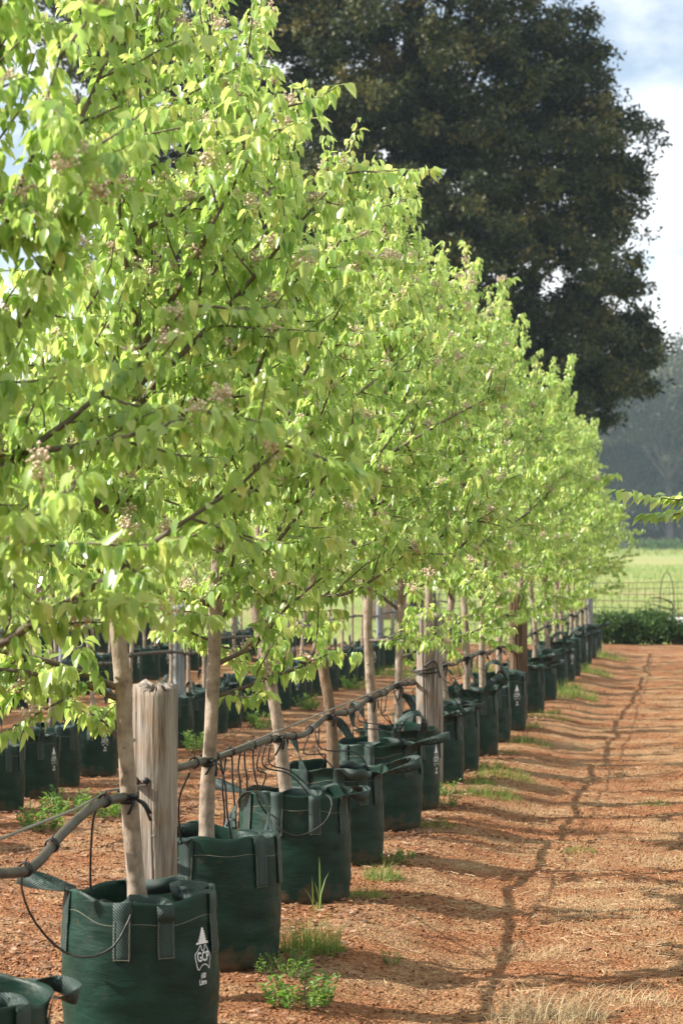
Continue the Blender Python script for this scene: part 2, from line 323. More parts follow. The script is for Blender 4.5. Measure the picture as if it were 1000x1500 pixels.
# ------------------------------------------------------------------ the ground
ROW_A, ROW_S = -1.739, 0.1427            # pathside row: x = ROW_A + ROW_S * y
def rowx(y, off=0.0): return ROW_A + off + ROW_S * y
def sstep(a, b, x):
    t = np.clip((x - a) / (b - a), 0, 1); return t * t * (3 - 2 * t)
def gz(x, y):
    x = np.asarray(x, float); y = np.asarray(y, float)
    u = x - rowx(y)
    h = -0.075 * sstep(0.30, 0.85, u) + 0.06 * sstep(1.6, 2.2, u) - 0.05 * sstep(0.35, 0.9, -u) + 0.04 * sstep(1.7, 2.3, -u)
    h = h + 0.014 * fbm(x * 1.6, y * 1.6, 3, 3) + 0.006 * fbm(x * 5.1, y * 4.3, 8, 2)
    h = h * (1 - sstep(40, 46, y)) - 0.0
    rise = 3.6 * np.clip((y - 46) / 274.0, 0, 1.3) ** 1.15
    return h + rise
def fine(x, y): return 0.007 * fbm(x * 9, y * 9, 11, 3) + 0.004 * np.abs(fbm(x * 26, y * 26, 21, 2))
def sheet(name, xs, ys, zf, mat, smooth=True):
    X, Y = np.meshgrid(xs, ys); Z = zf(X, Y); nx, ny = len(xs), len(ys)
    V = np.stack([X, Y, Z], -1).reshape(-1, 3)
    i = np.arange(ny - 1)[:, None] * nx; j = np.arange(nx - 1)[None]
    q = np.stack([i + j, i + j + 1, i + nx + j + 1, i + nx + j], -1).reshape(-1, 4)
    return tagset(link(name, mesh_np(name, V, [q], smooth, [mat])), kind='structure')
xs = np.unique(np.round(np.concatenate([np.arange(-18, -3, 0.2), np.arange(-3, 4.6, 0.042), np.arange(4.6, 15, 0.2)]), 4))
ys = np.unique(np.round(np.concatenate([np.arange(-4, 5.0, 0.25), np.arange(5.0, 16, 0.038), np.arange(16, 45.6, 0.11)]), 4))
sheet('soil_ground', xs, ys, lambda x, y: gz(x, y) + fine(x, y) - 0.08 * sstep(44.6, 45.5, y), M['soil'])
fx = np.concatenate([np.arange(-900, -60, 60), np.arange(-60, 61, 2.0), np.arange(120, 901, 60)])
fy = np.concatenate([[-900, -600, -300, -120, -60, -30, -10, 10, 30], np.arange(43.5, 60, 0.8), np.arange(60, 345, 3), [360, 380, 410, 450, 600, 800, 1000, 1300]])
def fieldz(x, y):
    near = (y < 43.4)
    return np.where(near, -0.22, gz(x, np.maximum(y, 43.5)) + 0.05 * fbm(x * 0.35, y * 0.35, 5, 3) * sstep(46, 52, y) + np.clip((y - 345) / 60, 0, 12) * 1.6 - 0.05 * (y < 46))
sheet('pasture', fx, fy, fieldz, M['field'])

rng = np.random.default_rng(7)
def in_bag(x, y):
    """true where a bag of the pathside row may stand"""
    return np.abs(x - rowx(y)) < 0.02
def scatter(n, y0, y1, off0, off1, seed):
    g = np.random.default_rng(seed)
    y = y0 * (y1 / y0) ** g.random(n); x = rowx(y) + off0 + (off1 - off0) * g.random(n)
    return g, x, y
# loose gravel
g, x, y = scatter(70000, 5.6, 19, -2.6, 2.9, 31)
keep = (fbm(x * 1.1, y * 1.1, 77, 3) + g.random(len(x)) * 1.6 - 0.35) > 0
x, y = x[keep], y[keep]; n = len(x)
s = 0.0028 + 0.0085 * g.random(n) ** 3.5
OC = np.array([(1, 0, 0), (-.5, .87, 0), (-.5, -.87, 0), (.2, .1, .75), (.1, 0, -.7)])
ang = g.random(n) * 6.28; ca, sa = np.cos(ang), np.sin(ang)
P = OC[None] * (0.75 + 0.5 * g.random((n, 5, 1)))
V = np.stack([P[..., 0] * ca[:, None] - P[..., 1] * sa[:, None], P[..., 0] * sa[:, None] + P[..., 1] * ca[:, None], P[..., 2]], -1) * s[:, None, None]
V += np.stack([x, y, gz(x, y) + fine(x, y) + s * 0.45], -1)[:, None]
T = np.array([(0, 1, 3), (1, 2, 3), (2, 0, 3), (1, 0, 4), (2, 1, 4), (0, 2, 4)])[None] + (np.arange(n) * 5)[:, None, None]
tagset(link('gravel', mesh_np('gravel', V.reshape(-1, 3), [T.reshape(-1, 3)], False, [M['stone']])), 'loose orange gravel strewn over the red soil', 'gravel', None, 'stuff')
# straw and chips
def strips(name, label, cat, seed, n, y0, y1, o0, o1, l0, l1, w0, mat, thresh, fr):
    g, x, y = scatter(n, y0, y1, o0, o1, seed)
    k = (fbm(x * fr, y * fr, seed, 3) + 0.8 * g.normal(size=n)) > thresh; x, y = x[k], y[k]; n = len(x)
    L = l0 + (l1 - l0) * g.random(n) ** 2.2; a = g.random(n) * 6.28; b = g.normal(size=n) * 0.7
    W = w0 * (0.5 + g.random(n)); z0 = gz(x, y) + fine(x, y) + 0.003 + 0.006 * g.random(n); tilt = g.normal(size=n) * 0.13
    t = np.array((-0.5, 0.0, 0.5))
    ax = np.stack([np.cos(a), np.sin(a)], -1); nx_ = np.stack([-np.sin(a), np.cos(a)], -1)
    c = ax[:, None] * (t[None, :, None] * L[:, None, None]) + nx_[:, None] * (b[:, None] * L[:, None] * 0.35 * (t[None] ** 2))[..., None]
    z = z0[:, None] + t[None] * (L * tilt)[:, None] + 0.003
    p0 = np.concatenate([c + nx_[:, None] * W[:, None, None] / 2, z[..., None]], -1); p1 = np.concatenate([c - nx_[:, None] * W[:, None, None] / 2, z[..., None] + W[:, None, None] * 0.5], -1)
    V = np.stack([p0, p1], 2) ; V[..., 0] += x[:, None, None]; V[..., 1] += y[:, None, None]
    V = V.reshape(-1, 3)
    q = np.array([(0, 1, 3, 2), (2, 3, 5, 4)])[None] + (np.arange(n) * 6)[:, None, None]
    tagset(link(name, mesh_np(name, V, [q.reshape(-1, 4)], False, [mat])), label, cat, None, 'stuff')
strips('straw_litter', 'dry straw scattered over the red dirt track', 'straw', 41, 26000, 5.6, 26, 0.45, 2.9, 0.02, 0.10, 0.0016, M['straw'], 0.75, 0.9)
strips('bark_litter', 'brown bark chips and leaf litter under the tree rows', 'bark litter', 43, 34000, 5.6, 24, -4.2, 0.40, 0.015, 0.06, 0.010, M['mulch'], -0.15, 0.7)
strips('leaf_litter', 'dark dead leaves and clods gathered in patches on the track', 'leaf litter', 53, 26000, 5.6, 30, 0.2, 2.8, 0.01, 0.035, 0.009, M['mulch'], 1.05, 1.3)
strips('twig_litter', 'thin pale twigs lying around the bags', 'twigs', 47, 1600, 5.6, 24, -3.2, 1.0, 0.05, 0.18, 0.0026, M['mulch'], 0.6, 0.8)

# ------------------------------------------------------------------ grow bags
BR, BH = 0.25, 0.505
def wrapped(xy, th0, z0, fn, off):
    th = th0 + xy[:, 0] / BR
    z = z0 + xy[:, 1]; r = fn(th, z) + off
    return np.stack([r * np.sin(th), -r * np.cos(th), z], -1)
def text_xy(s, size, bold=0.0):
    cu = bpy.data.curves.new('print', 'FONT'); cu.body = s; cu.size = size; cu.align_x = 'CENTER'; cu.align_y = 'CENTER'; cu.offset = bold; cu.resolution_u = 3
    o = bpy.data.objects.new('print', cu); col.objects.link(o)
    dg = bpy.context.evaluated_depsgraph_get(); dg.update()
    me = bpy.data.meshes.new_from_object(o.evaluated_get(dg))
    V = np.array([v.co[:2] for v in me.vertices]); me.calc_loop_triangles()
    T = np.array([t.vertices[:] for t in me.loop_triangles])
    bpy.data.objects.remove(o); bpy.data.curves.remove(cu); bpy.data.meshes.remove(me)
    return V, T
def logo_parts():
    """flat print: layered tree, map-shaped outline with GCP, 100 Litre"""
    out = []
    for txt, sz, cy, b, sx in (('GCP', 0.034, -0.005, 0.0004, 0.85), ('100', 0.019, -0.061, 0.0006, 0.85), ('Litre', 0.019, -0.080, 0.0005, 0.95)):
        V, T = text_xy(txt, sz, b); V = V * (sx, 1.15) + (0, cy); out.append((V, T))
    # scalloped tree
    V = []; T = []; k = 0
    for i in range(6):
        y1 = 0.082 - i * 0.0075; hw = 0.0060 + i * 0.0040
        V += [(-hw * 0.45, y1), (hw * 0.45, y1), (hw, y1 - 0.0058), (-hw, y1 - 0.0058)]; T += [(k, k + 2, k + 1), (k, k + 3, k + 2)]; k += 4
    V += [(-0.003, 0.082), (0.003, 0.082), (0.017, 0.0385), (-0.017, 0.0385)]; T += [(k, k + 2, k + 1), (k, k + 3, k + 2)]; k += 4
    V += [(-0.028, 0.0380), (0.028, 0.0380), (0.028, 0.0335), (-0.028, 0.0335)]; T += [(k, k + 2, k + 1), (k, k + 3, k + 2)]
    out.append((np.array(V), np.array(T)))
    loop = spline([(-.036, -.004), (-.034, .006), (-.024, .013), (-.017, .022), (-.010, .030), (-.006, .026), (-.005, .018), (0, .013), (.007, .018), (.011, .031), (.017, .024), (.027, .010), (.034, .002),
                   (.036, -.010), (.034, -.024), (.029, -.042), (.024, -.036), (.014, -.029), (.002, -.027), (-.010, -.030), (-.022, -.041), (-.029, -.034), (-.033, -.018), (-.036, -.004)], 90)
    d = np.gradient(loop, axis=0); nn = np.stack([-d[:, 1], d[:, 0]], -1); nn /= np.linalg.norm(nn, axis=1)[:, None] + 1e-9
    Vv = np.vstack([loop + nn * 0.0012, loop - nn * 0.0012]); m = len(loop); i = np.arange(m - 1)
    out.append((Vv, np.vstack([np.stack([i, i + 1, i + m + 1], -1), np.stack([i, i + m + 1, i + m], -1)])))
    return out
LOGO = logo_parts()
def make_bag(seed, handles, flare, logo_th, lift=0.0):
    """handles: list of (angle deg, half separation deg, mode); flare: list of (angle deg, width deg, amount) where the rim folds outwards"""
    g = np.random.default_rng(seed)
    nt, nz = 112, 38
    th = np.linspace(-np.pi, np.pi, nt, endpoint=False)
    ph = g.random(12) * 6.28
    def body_r(t, z):
        q = z / BH
        r = BR * (0.955 + 0.06 * np.sin(np.pi * np.clip(q * 0.95 + 0.05, 0, 1)) - 0.07 * np.clip(0.06 - q, 0, 1) / 0.06)
        r = r + 0.0045 * np.sin(2 * t + ph[0]) + 0.004 * np.sin(3 * t + ph[1] + 2 * q) + 0.003 * np.sin(5 * t + ph[2] - 3 * q) * q
        a = 0.0028 * fbm(t * 2.2 + seed, q * 11 + ph[3], seed, 3) * np.minimum(1, 4 * q)
        return r + a
    def rim_z(t): return 0.010 * np.sin(2 * t + ph[4]) + 0.007 * np.sin(3 * t + ph[5]) + 0.006 * np.sin(7 * t + ph[6])
    zl = np.linspace(0, 1, nz)
    RT = np.zeros((0, nt)); rows = []
    HL = BH - 0.055
    for q in zl:
        z = HL * q + rim_z(th) * q * q
        rows.append((body_r(th, z), z))
    lipa = np.zeros(nt)
    for a, wd, am in flare:
        d = (th - R(a) + np.pi) % (2 * np.pi) - np.pi
        lipa += R(am) * np.exp(-(d / R(wd)) ** 2)
    lipa += R(9) * np.sin(4 * th + ph[7]) * np.sin(3 * th + ph[8]) - R(4)
    r0, z0 = rows[-1]; lr, lz = r0.copy(), z0.copy()
    for k in range(1, 6):
        a = lipa * (k / 5.0) ** 1.2
        lr = lr + 0.012 * np.sin(a); lz = lz + 0.012 * np.cos(a)
        rows.append((lr.copy(), lz.copy()))
    rr, rz = rows[-1]
    rows.append((rr - 0.004 * np.cos(lipa), rz + 0.001))
    for k in range(4, -1, -1):
        b = rows[nz + k - 1 if k else nz - 1]; rows.append((b[0] - 0.006, b[1] - 0.001))
    rows.append((rows[nz - 1][0] - 0.008, rows[nz - 1][1] - 0.05))
    V = np.stack([np.stack([r * np.sin(th), -r * np.cos(th), z], -1) for r, z in rows]).reshape(-1, 3)
    nr = len(rows); i = np.arange(nr - 1)[:, None] * nt; j = np.arange(nt)[None]
    q = np.stack([i + j, i + (j + 1) % nt, i + nt + (j + 1) % nt, i + nt + j], -1).reshape(-1, 4)
    root = empty('grow_bag')
    me = mesh_np('bag_body', V, [q], True, [M['bag']]); link('bag_body', me, root)
    # soil: lumpy disc below the rim
    sr = rows[-1][0]; sz = 0.40
    K = 8; SV = [np.array([[0, 0, sz + 0.015]])]
    for k in range(1, K + 1):
        r = (sr - 0.002) * k / K
        zz = sz + 0.012 * fbm(np.sin(th) * r * 18, np.cos(th) * r * 18, seed, 3) + 0.015 * (1 - k / K)
        SV.append(np.stack([r * np.sin(th), -r * np.cos(th), zz], -1))
    i = 1 + np.arange(K - 1)[:, None] * nt
    sq = np.stack([i + j, i + (j + 1) % nt, i + nt + (j + 1) % nt, i + nt + j], -1).reshape(-1, 4)
    stt = np.stack([np.zeros(nt, int), 1 + (np.arange(nt) + 1) % nt, 1 + np.arange(nt)], -1)
    link('potting_soil', mesh_np('potting_soil', np.vstack(SV), [sq, stt[:, ::-1]], True, [M['soil_in']]), root)
    # hem stitching: a thread line round the bag
    tt = np.linspace(-np.pi, np.pi, 97); zz = BH - 0.062 + rim_z(tt) + 0.003 * np.sin(5 * tt)
    rr_ = body_r(tt, zz) + 0.001
    MB().tube(np.stack([rr_ * np.sin(tt), -rr_ * np.cos(tt), zz], -1), 0.0008, 4, False).build('hem_stitching', M['stitch'], root)
    def rim_at(t):
        k = int(round((t + np.pi) / (2 * np.pi) * nt)) % nt
        return rows[nz + 4][0][k], rows[nz + 4][1][k]
    for a, hs, mode in handles:
        P = []; W = []
        for sgn in (-1, 1):
            t = R(a + sgn * hs); e_t = np.array((math.cos(t), math.sin(t), 0)); e_r = np.array((math.sin(t), -math.cos(t), 0))
            rr_, rz_ = rim_at((t + np.pi) % (2 * np.pi) - np.pi)
            pts = [(body_r(np.array(t), np.array(z)) + 0.0045, z) for z in np.linspace(BH - 0.185 + 0.01 * g.random(), HL - 0.004, 8)]
            kk = int(round((t + np.pi) / (2 * np.pi) * nt)) % nt
            pts += [(rows[nz + k][0][kk] + 0.006, rows[nz + k][1][kk]) for k in (0, 2, 4)]
            pp = [e_r * r + np.array((0, 0, z)) for r, z in pts]; ww = [e_t * 0.029] * len(pp)
            if sgn == -1: P += pp; W += ww
            else: P2, W2 = pp[::-1], ww[::-1]
        A, B = P[-1], P2[0]; tm = R(a); er = np.array((math.sin(tm), -math.cos(tm), 0)); et = np.array((math.cos(tm), math.sin(tm), 0)); ez = np.array((0, 0, 1.0))
        sag = {'up': (er * 0.015 + ez * 0.17), 'out': (er * 0.20 + ez * 0.03), 'in': (-er * 0.13 - ez * 0.03), 'droop': (er * 0.11 - ez * 0.03), 'tilt': (er * 0.10 + ez * 0.12)}[mode]
        sag = sag * (0.85 + 0.3 * g.random()) + et * 0.03 * g.normal()
        for s in np.linspace(0.06, 0.94, 15):
            b = (1 - s) ** 3 * A + 3 * (1 - s) ** 2 * s * (A + sag * 1.15 + ez * 0.02) + 3 * (1 - s) * s * s * (B + sag * 1.15 + ez * 0.02) + s ** 3 * B
            an = math.pi / 2 * min(1, math.sin(math.pi * s) * 1.15)
            side = er if mode in ('up',) else unit(np.cross(et, sag / np.linalg.norm(sag)))
            P.append(b); W.append((math.cos(an) * (W[0] if s < .5 else W2[0]) / 0.029 + math.sin(an) * (side if np.dot(side, er) * 1 >= -1 else side)) * 0.025)
        P += P2; W += W2
        ho = MB().ribbon(P, W, 0.0028).build('handle', M['web'], root)
        n0 = 8
        for PQ, WQ in ((np.array(P[:n0]), np.array(W[:n0])), (np.array(P[-n0:][::-1]), np.array(W[-n0:][::-1]))):
            sb = MB(); er_ = unit(PQ * np.array((1, 1, 0))) * 0.0022
            for k_ in (-0.82, 0.82): sb.tube(PQ + WQ * k_ + er_, 0.0007, 4, False)
            sb.tube(np.linspace(PQ[0] - WQ[0] * .82, PQ[0] + WQ[0] * .82, 6) + er_[0] + np.array((0, 0, 0.004)), 0.0007, 4, False)
            sb.build('stitching', M['stitch'], ho)
    if logo_th is not None:
        mb = MB()
        for V2, T2 in LOGO: mb.add(wrapped(V2 * 1.05, R(logo_th), 0.325, body_r, 0.0022), None, T2)
        mb.build('printed_logo', M['print'], root, False)
    return root

# pathside row: centre pixel of each bag and its distance (from its ground line)
ROW = [(-0.0, 4.55, -330), (0, 6.12, -66), (1, 7.72, 206), (2, 9.35, 316), (3, 11.1, 432), (4, 12.5, 490), (5, 14.0, 553), (6, 15.1, 588), (7, 16.85, 617), (8, 17.95, 648), (9, 19.2, 686), (10, 20.7, 703),
       (11, 22.1, 733), (12, 24.5, 764), (13, 26.7, 783), (14, 29.1, 801), (15, 30.8, 812), (16, 32.4, 823), (17, 34.3, 835), (18, 36.0, 843), (19, 38.0, 851), (20, 40.0, 857)]
BAGPOS = [((x - 500) / FPX * Z, Z) for _, Z, x in ROW]
_f = np.polyfit([p[1] for p in BAGPOS[5:]], [p[0] for p in BAGPOS[5:]], 2)
BAGPOS = [p if k < 7 else (0.35 * p[0] + 0.65 * float(np.polyval(_f, p[1])), p[1]) for k, p in enumerate(BAGPOS)]
ORD = ['first', 'second', 'third', 'fourth', 'fifth', 'sixth', 'seventh', 'eighth', 'ninth']
def which(i):
    """where in the pathside row (index in ROW) the i-th tree stands"""
    if i <= 1: return None
    if i == 2: return 'just before the squat grey post'
    if i <= 7: return ORD[i - 3] + ' past the squat grey post'
    if i <= 12: return ORD[i - 8] + ' past the pale split post'
    return ORD[i - 13] + ' past the dark brown post'
bag_specs = {
    2: dict(seed=2, handles=[(8, 15.5, 'in'), (-88, 22, 'out'), (96, 24, 'in'), (176, 20, 'in')], flare=[(60, 25, -8), (-150, 40, 20)], logo_th=56),
    3: dict(seed=3, handles=[(-42, 19, 'droop'), (62, 16, 'in'), (150, 20, 'up'), (-140, 18, 'in')], flare=[(20, 40, -14), (-60, 30, 25), (150, 30, 40)], logo_th=None),
    4: dict(seed=4, handles=[(2, 20, 'in'), (-80, 22, 'out'), (78, 20, 'droop'), (170, 24, 'in')], flare=[(-20, 26, 18), (75, 22, 55), (170, 30, -40)], logo_th=None),
    5: dict(seed=5, handles=[(-55, 16, 'up'), (20, 15, 'droop'), (75, 17, 'out'), (165, 20, 'in')], flare=[(55, 34, 105), (-10, 25, 40)], logo_th=None),
    6: dict(seed=6, handles=[(60, 17, 'out'), (-30, 18, 'in'), (-120, 18, 'tilt'), (150, 16, 'in')], flare=[(50, 36, 85), (-70, 25, 30)], logo_th=None),
    7: dict(seed=7, handles=[(12, 18, 'tilt'), (-70, 18, 'up'), (110, 18, 'in')], flare=[(15, 40, 60), (-80, 28, 80), (160, 30, 35)], logo_th=64),
}
protos = {}
for i in list(bag_specs):
    protos[i] = make_bag(**bag_specs[i])
bag_objs = {}
for i, (bx, by) in enumerate(BAGPOS):
    src = i if i in protos else {0: 3, 1: 4}.get(i, [7, 5, 6, 4, 7, 3][i % 6])
    o = protos[src] if src == i else copy_tree(protos[src])
    o.location = (bx, by, float(gz(bx, by)) - 0.012)
    if src != i:
        o.rotation_euler = (0, 0, {0: R(40), 1: R(35), 9: R(-31), 8: R(-20)}.get(i, rng.uniform(-0.5, 0.6)))
        o.scale = (rng.uniform(0.94, 1.0), rng.uniform(0.94, 1.0), rng.uniform(0.94, 1.05))
    if i == 1: o.scale = (0.93, 0.93, 0.93)
    bag_objs[i] = o
    lab = {0: 'dark green grow bag of the tree whose large leaves hang at the pipe\'s low end', 1: 'dark green grow bag with drooped strap, two before the squat grey post',
           2: 'large green grow bag with white printed logo, just before the squat grey post'}.get(i) or 'dark green woven grow bag beside the path, ' + which(i)
    tagset(o, lab, 'grow bag', 'large grow bags of the pathside row')

# ------------------------------------------------------------------ pear trees
def leaf_template(curl=0.10, fold=0.16):
    u = np.array([0, .36, .70, 1.0, .10, .36, .70, .10, .36, .70]); v = np.array([0, 0, 0, 0, .18, .275, .16, -.18, -.275, -.16])
    wv = np.abs(v) * fold * 2.2 - curl * u ** 2 * 1.6
    F4 = np.array([(0, 1, 5, 4), (1, 2, 6, 5), (0, 7, 8, 1), (1, 8, 9, 2)]); F3 = np.array([(2, 3, 6), (2, 9, 3)])
    return np.stack([u, v, wv], -1), F4, F3
LT, LF4, LF3 = leaf_template()
def leaf_frames(d, nrm):
    d = unit(d); s = unit(np.cross(nrm, d)); n2 = np.cross(d, s)
    return np.stack([d, s, n2], -1)            # columns
def leaves_mesh(name, pos, frames, size, tint, mat, stalk=None):
    n = len(pos)
    gl = np.random.default_rng(n); fo = gl.uniform(0.02, 0.55, n)[:, None]; cu = gl.normal(0.16, 0.14, n)[:, None]; tw_ = gl.normal(0, 0.25, n)[:, None]
    LL = np.repeat(LT[None], n, 0); LL[:, :, 2] = np.abs(LT[None, :, 1]) * fo * 1.6 - cu * LT[None, :, 0] ** 2 + tw_ * LT[None, :, 1] * LT[None, :, 0]; LL[:, :, 1] *= gl.uniform(0.8, 1.15, n)[:, None]
    V = np.einsum('nij,nkj->nki', frames, LL) * size[:, None, None] + pos[:, None]
    o = (np.arange(n) * 10)[:, None, None]
    q = (LF4[None] + o).reshape(-1, 4); t = (LF3[None] + o).reshape(-1, 3)
    V = V.reshape(-1, 3); at = np.repeat(tint, 10)
    if stalk is not None:
        side = frames[:, :, 1] * 0.0011
        SV = np.stack([stalk - side, stalk + side, pos + side, pos - side], 1).reshape(-1, 3)
        q = np.vstack([q, np.arange(4 * n).reshape(-1, 4) + len(V)]); V = np.vstack([V, SV]); at = np.concatenate([at, np.repeat(tint * 0.5 + 0.5, 4)])
    return mesh_np(name, V, [q, t], True, [mat], {'tint': at})
LEAFMESH = []
for k in range(10):
    tv, f4, f3 = leaf_template(0.04 + 0.02 * k, 0.10 + 0.012 * ((k * 7) % 10))
    LEAFMESH.append(mesh_np('leaf', tv, [f4, f3], True, [M['pear_leaf']], {'tint': np.full(10, (0.08 + 0.092 * k))}))
def blossom_mesh(seed):
    g = np.random.default_rng(seed); mb = MB()
    for k in range(30):
        d = unit(g.normal(size=3) + np.array((0, 0, 0.7))); L = 0.012 + 0.020 * g.random()
        mb.tube(np.array([(0, 0, 0), d * L]), 0.0006, 3, False)
        c = d * L; r = 0.0032 + 0.0032 * g.random()
        A = unit(np.cross(d, g.normal(size=3))); B = np.cross(d, A)
        mb.add(np.array([c + d * r, c + A * r, c + B * r, c - A * r, c - B * r, c - d * r * .6]), None, [(0, 1, 2), (0, 2, 3), (0, 3, 4), (0, 4, 1), (5, 2, 1), (5, 3, 2), (5, 4, 3), (5, 1, 4)])
    return mb.mesh('spent_blossom', M['blossom'], False)
BLOSSOM = [blossom_mesh(s) for s in range(4)]

def gen_tree(seed, H=3.75, hb=1.05, RL=1.05, r0=0.031, ctrl=None, nb=24, dens=1.55, leaf=0.045, z0=0.40, low=3, bark='bark', spread=1.0, xmax=None, lowaz=None, front=0):
    """one pear: trunk, ascending limbs with twigs, hanging leaves set on spurs. Returns plain arrays in tree space."""
    g = np.random.default_rng(seed)
    ctrl = ctrl or [(0, 0, z0), (g.normal() * 0.015, 0, 0.8), (g.normal() * 0.03, g.normal() * 0.03, 1.3)]
    last = np.array(ctrl[-1]); prev = np.array(ctrl[-2])
    pts = [np.array(c, float) for c in ctrl]
    z = last[2]; dxy = (last - prev)[:2] * 0.15
    while z < H - 0.05:
        z = min(H, z + 0.38); dxy = dxy * 0.5 + g.normal(size=2) * 0.022 - (pts[-1][:2] * 0.06)
        pts.append(np.array((pts[-1][0] + dxy[0], pts[-1][1] + dxy[1], z)))
    TP = spline(pts, 64); tz = TP[:, 2]
    tr = np.where(tz < hb, r0 * (1 - 0.20 * (tz - z0) / (hb - z0)), 0.80 * r0 * np.clip((H - tz) / (H - hb), 0, 1) ** 0.85 + 0.0028)
    tr = tr * (1 + 0.35 * np.exp(-(tz - z0) / 0.05)) * (1 + 0.04 * np.sin(tz * 17 + seed))
    tmb = MB().tube(TP, tr, 10)
    # knots and the graft scar on the stem
    for k in range(5):
        zz = z0 + 0.12 + (hb - z0) * g.random(); a = g.random() * 6.28
        c = np.array([np.interp(zz, tz, TP[:, q]) for q in range(3)]); r = np.interp(zz, tz, tr)
        d = np.array((math.cos(a), math.sin(a), 0.5)); tmb.tube(np.array([c + d * r * .6, c + d * (r + 0.006)]), [0.010, 0.005], 6)
    allmb = MB(); limbs = []; sites = []; sdir = []; stip = []
    def grow(base, d, L, rb, mb, n=11, up=0.9, wob=0.10, leaf_from=0.3, step=0.05):
        P = [base]; d = unit(d); dd = d.copy()
        for k in range(n - 1):
            dd = unit(dd + np.array((0, 0, up / n)) + g.normal(size=3) * wob)
            if xmax is not None and P[-1][0] > xmax and dd[0] > 0: dd = unit(dd * np.array((-0.3, 1, 1)))
            P.append(P[-1] + dd * L / (n - 1))
        P = np.array(P); t = np.linspace(0, 1, n)
        mb.tube(P, rb * (1 - t) ** 0.8 + 0.0013, 5 if rb > 0.004 else 4, False)
        allmb.tube(P, rb * (1 - t) ** 0.8 + 0.0013, 4, False)
        m = max(1, int(L * (1 - leaf_from) / step))
        for s in leaf_from + (1 - leaf_from) * (np.arange(m) + g.random(m)) / m:
            f = s * (n - 1); i = min(int(f), n - 2); sites.append(P[i] + (P[i + 1] - P[i]) * (f - i)); sdir.append(unit(P[i + 1] - P[i])); stip.append(s)
        sites.append(P[-1]); sdir.append(unit(P[-1] - P[-2])); stip.append(1.0)
        return P
    for b in range(nb + front):
        lowb = b < low
        t = (b + 0.5 * g.random()) / nb; zz = hb + (H * 0.93 - hb) * t ** 1.05 - (0.22 * g.random() + 0.05 if lowb else 0)
        c = np.array([np.interp(zz, tz, TP[:, q]) for q in range(3)]); rt = float(np.interp(zz, tz, tr))
        az = b * 2.39996 + g.normal() * 0.4 + seed
        if b >= nb:                                # boughs that fill the path side of the crown
            t = 0.05 + 0.07 * (b - nb); zz = hb + 0.15 + (H - hb) * t; c = np.array([np.interp(zz, tz, TP[:, q]) for q in range(3)]); rt = float(np.interp(zz, tz, tr)); az = -1.2 + g.normal() * 0.7
        if lowb and lowaz is not None: az = lowaz + g.normal() * 0.45
        el = R(g.uniform(2, 22) if lowb else np.interp(t, [0, .12, .3, 1], [18, 28, 37, 52]) + g.normal() * 8)
        L = RL * np.interp(t, [0, .15, .35, .6, .85, 1], [.88, 1.0, .86, .46, .20, .09]) * g.uniform(0.75, 1.2) * (0.75 if lowb else 1)
        d = np.array((math.cos(az) * math.cos(el) * spread, math.sin(az) * math.cos(el), math.sin(el)))
        mb = MB(); rb = min(rt * 0.55, 0.0035 + 0.0085 * L)
        P = grow(c + d * rt * 0.5, d, L, rb, mb, 12, 0.25 if lowb else 0.55, 0.09, 0.14, 0.042 / dens)
        ntw = max(2, int(L * 9.5 * g.uniform(.8, 1.2)))
        for s in np.linspace(0.07, 0.96, ntw):
            i = min(int(s * 11), 10); dirb = unit(P[i + 1] - P[i]); a = g.normal(size=3); a = unit(a - dirb * np.dot(a, dirb))
            dd = unit(dirb * g.uniform(0.35, 0.9) + a * 0.9 + np.array((0, 0, 0.1)))
            grow(P[i] + (P[i + 1] - P[i]) * (s * 11 - i), dd, g.uniform(0.12, 0.42) * (1.1 - 0.45 * s) * min(1, RL), 0.0030, mb, 6, 0.25, 0.14, 0.12, 0.034 / dens)
        limbs.append(mb.mesh('branch', M['twig'], True))
    for q in range(9):                             # upright leading shoots that break the outline
        zz = H * g.uniform(0.60, 0.86); c = np.array([np.interp(zz, tz, TP[:, k]) for k in range(3)]); a = g.random() * 6.28; el = R(g.uniform(60, 78)); mb = MB()
        grow(c, np.array((math.cos(a) * math.cos(el), math.sin(a) * math.cos(el), math.sin(el))), min(g.uniform(0.40, 1.0), max(0.2, H * 1.0 - zz + 0.05)), 0.0055, mb, 9, 1.1, 0.06, 0.12, 0.036 / dens); limbs.append(mb.mesh('branch', M['twig'], True))
    zl = np.arange(hb + 0.35, H, 0.045 / dens)
    for zz in zl:
        sites.append(np.array([np.interp(zz, tz, TP[:, q]) for q in range(3)])); sdir.append(np.array((0, 0, 1.0))); stip.append((zz - hb) / (H - hb))
    S = np.array(sites); D = np.array(sdir); TPp = np.array(stip)
    k = g.integers(2, 6, len(S)); idx = np.repeat(np.arange(len(S)), k); n = len(idx)
    az = g.random(n) * 6.28; e = np.stack([np.cos(az), np.sin(az), np.zeros(n)], -1)
    out = unit(e + D[idx] * 0.5 + np.array((0, 0, 0.25)) + 0.25 * g.normal(size=(n, 3)))
    pl = leaf * g.uniform(0.35, 0.85, n); base = S[idx] + out * pl[:, None] * 0.85 - np.array((0, 0, 1)) * (pl * 0.25)[:, None]
    droop = np.clip(g.normal(1.45, 0.6, n), 0.05, 3.0)
    d = unit(out * 0.75 + np.array((0, 0, -1.0)) * droop[:, None] + 0.2 * g.normal(size=(n, 3)))
    nrm = unit(out + np.array((0, 0, 0.55)) + 0.5 * g.normal(size=(n, 3)))
    size = leaf * np.clip(g.normal(1.0, 0.27, n), 0.35, 1.55)
    tint = np.clip(g.normal(0.50, 0.21, n) + 0.22 * (TPp[idx] > 0.85) + 0.1 * (base[:, 2] > 0.7 * H), 0, 0.97)
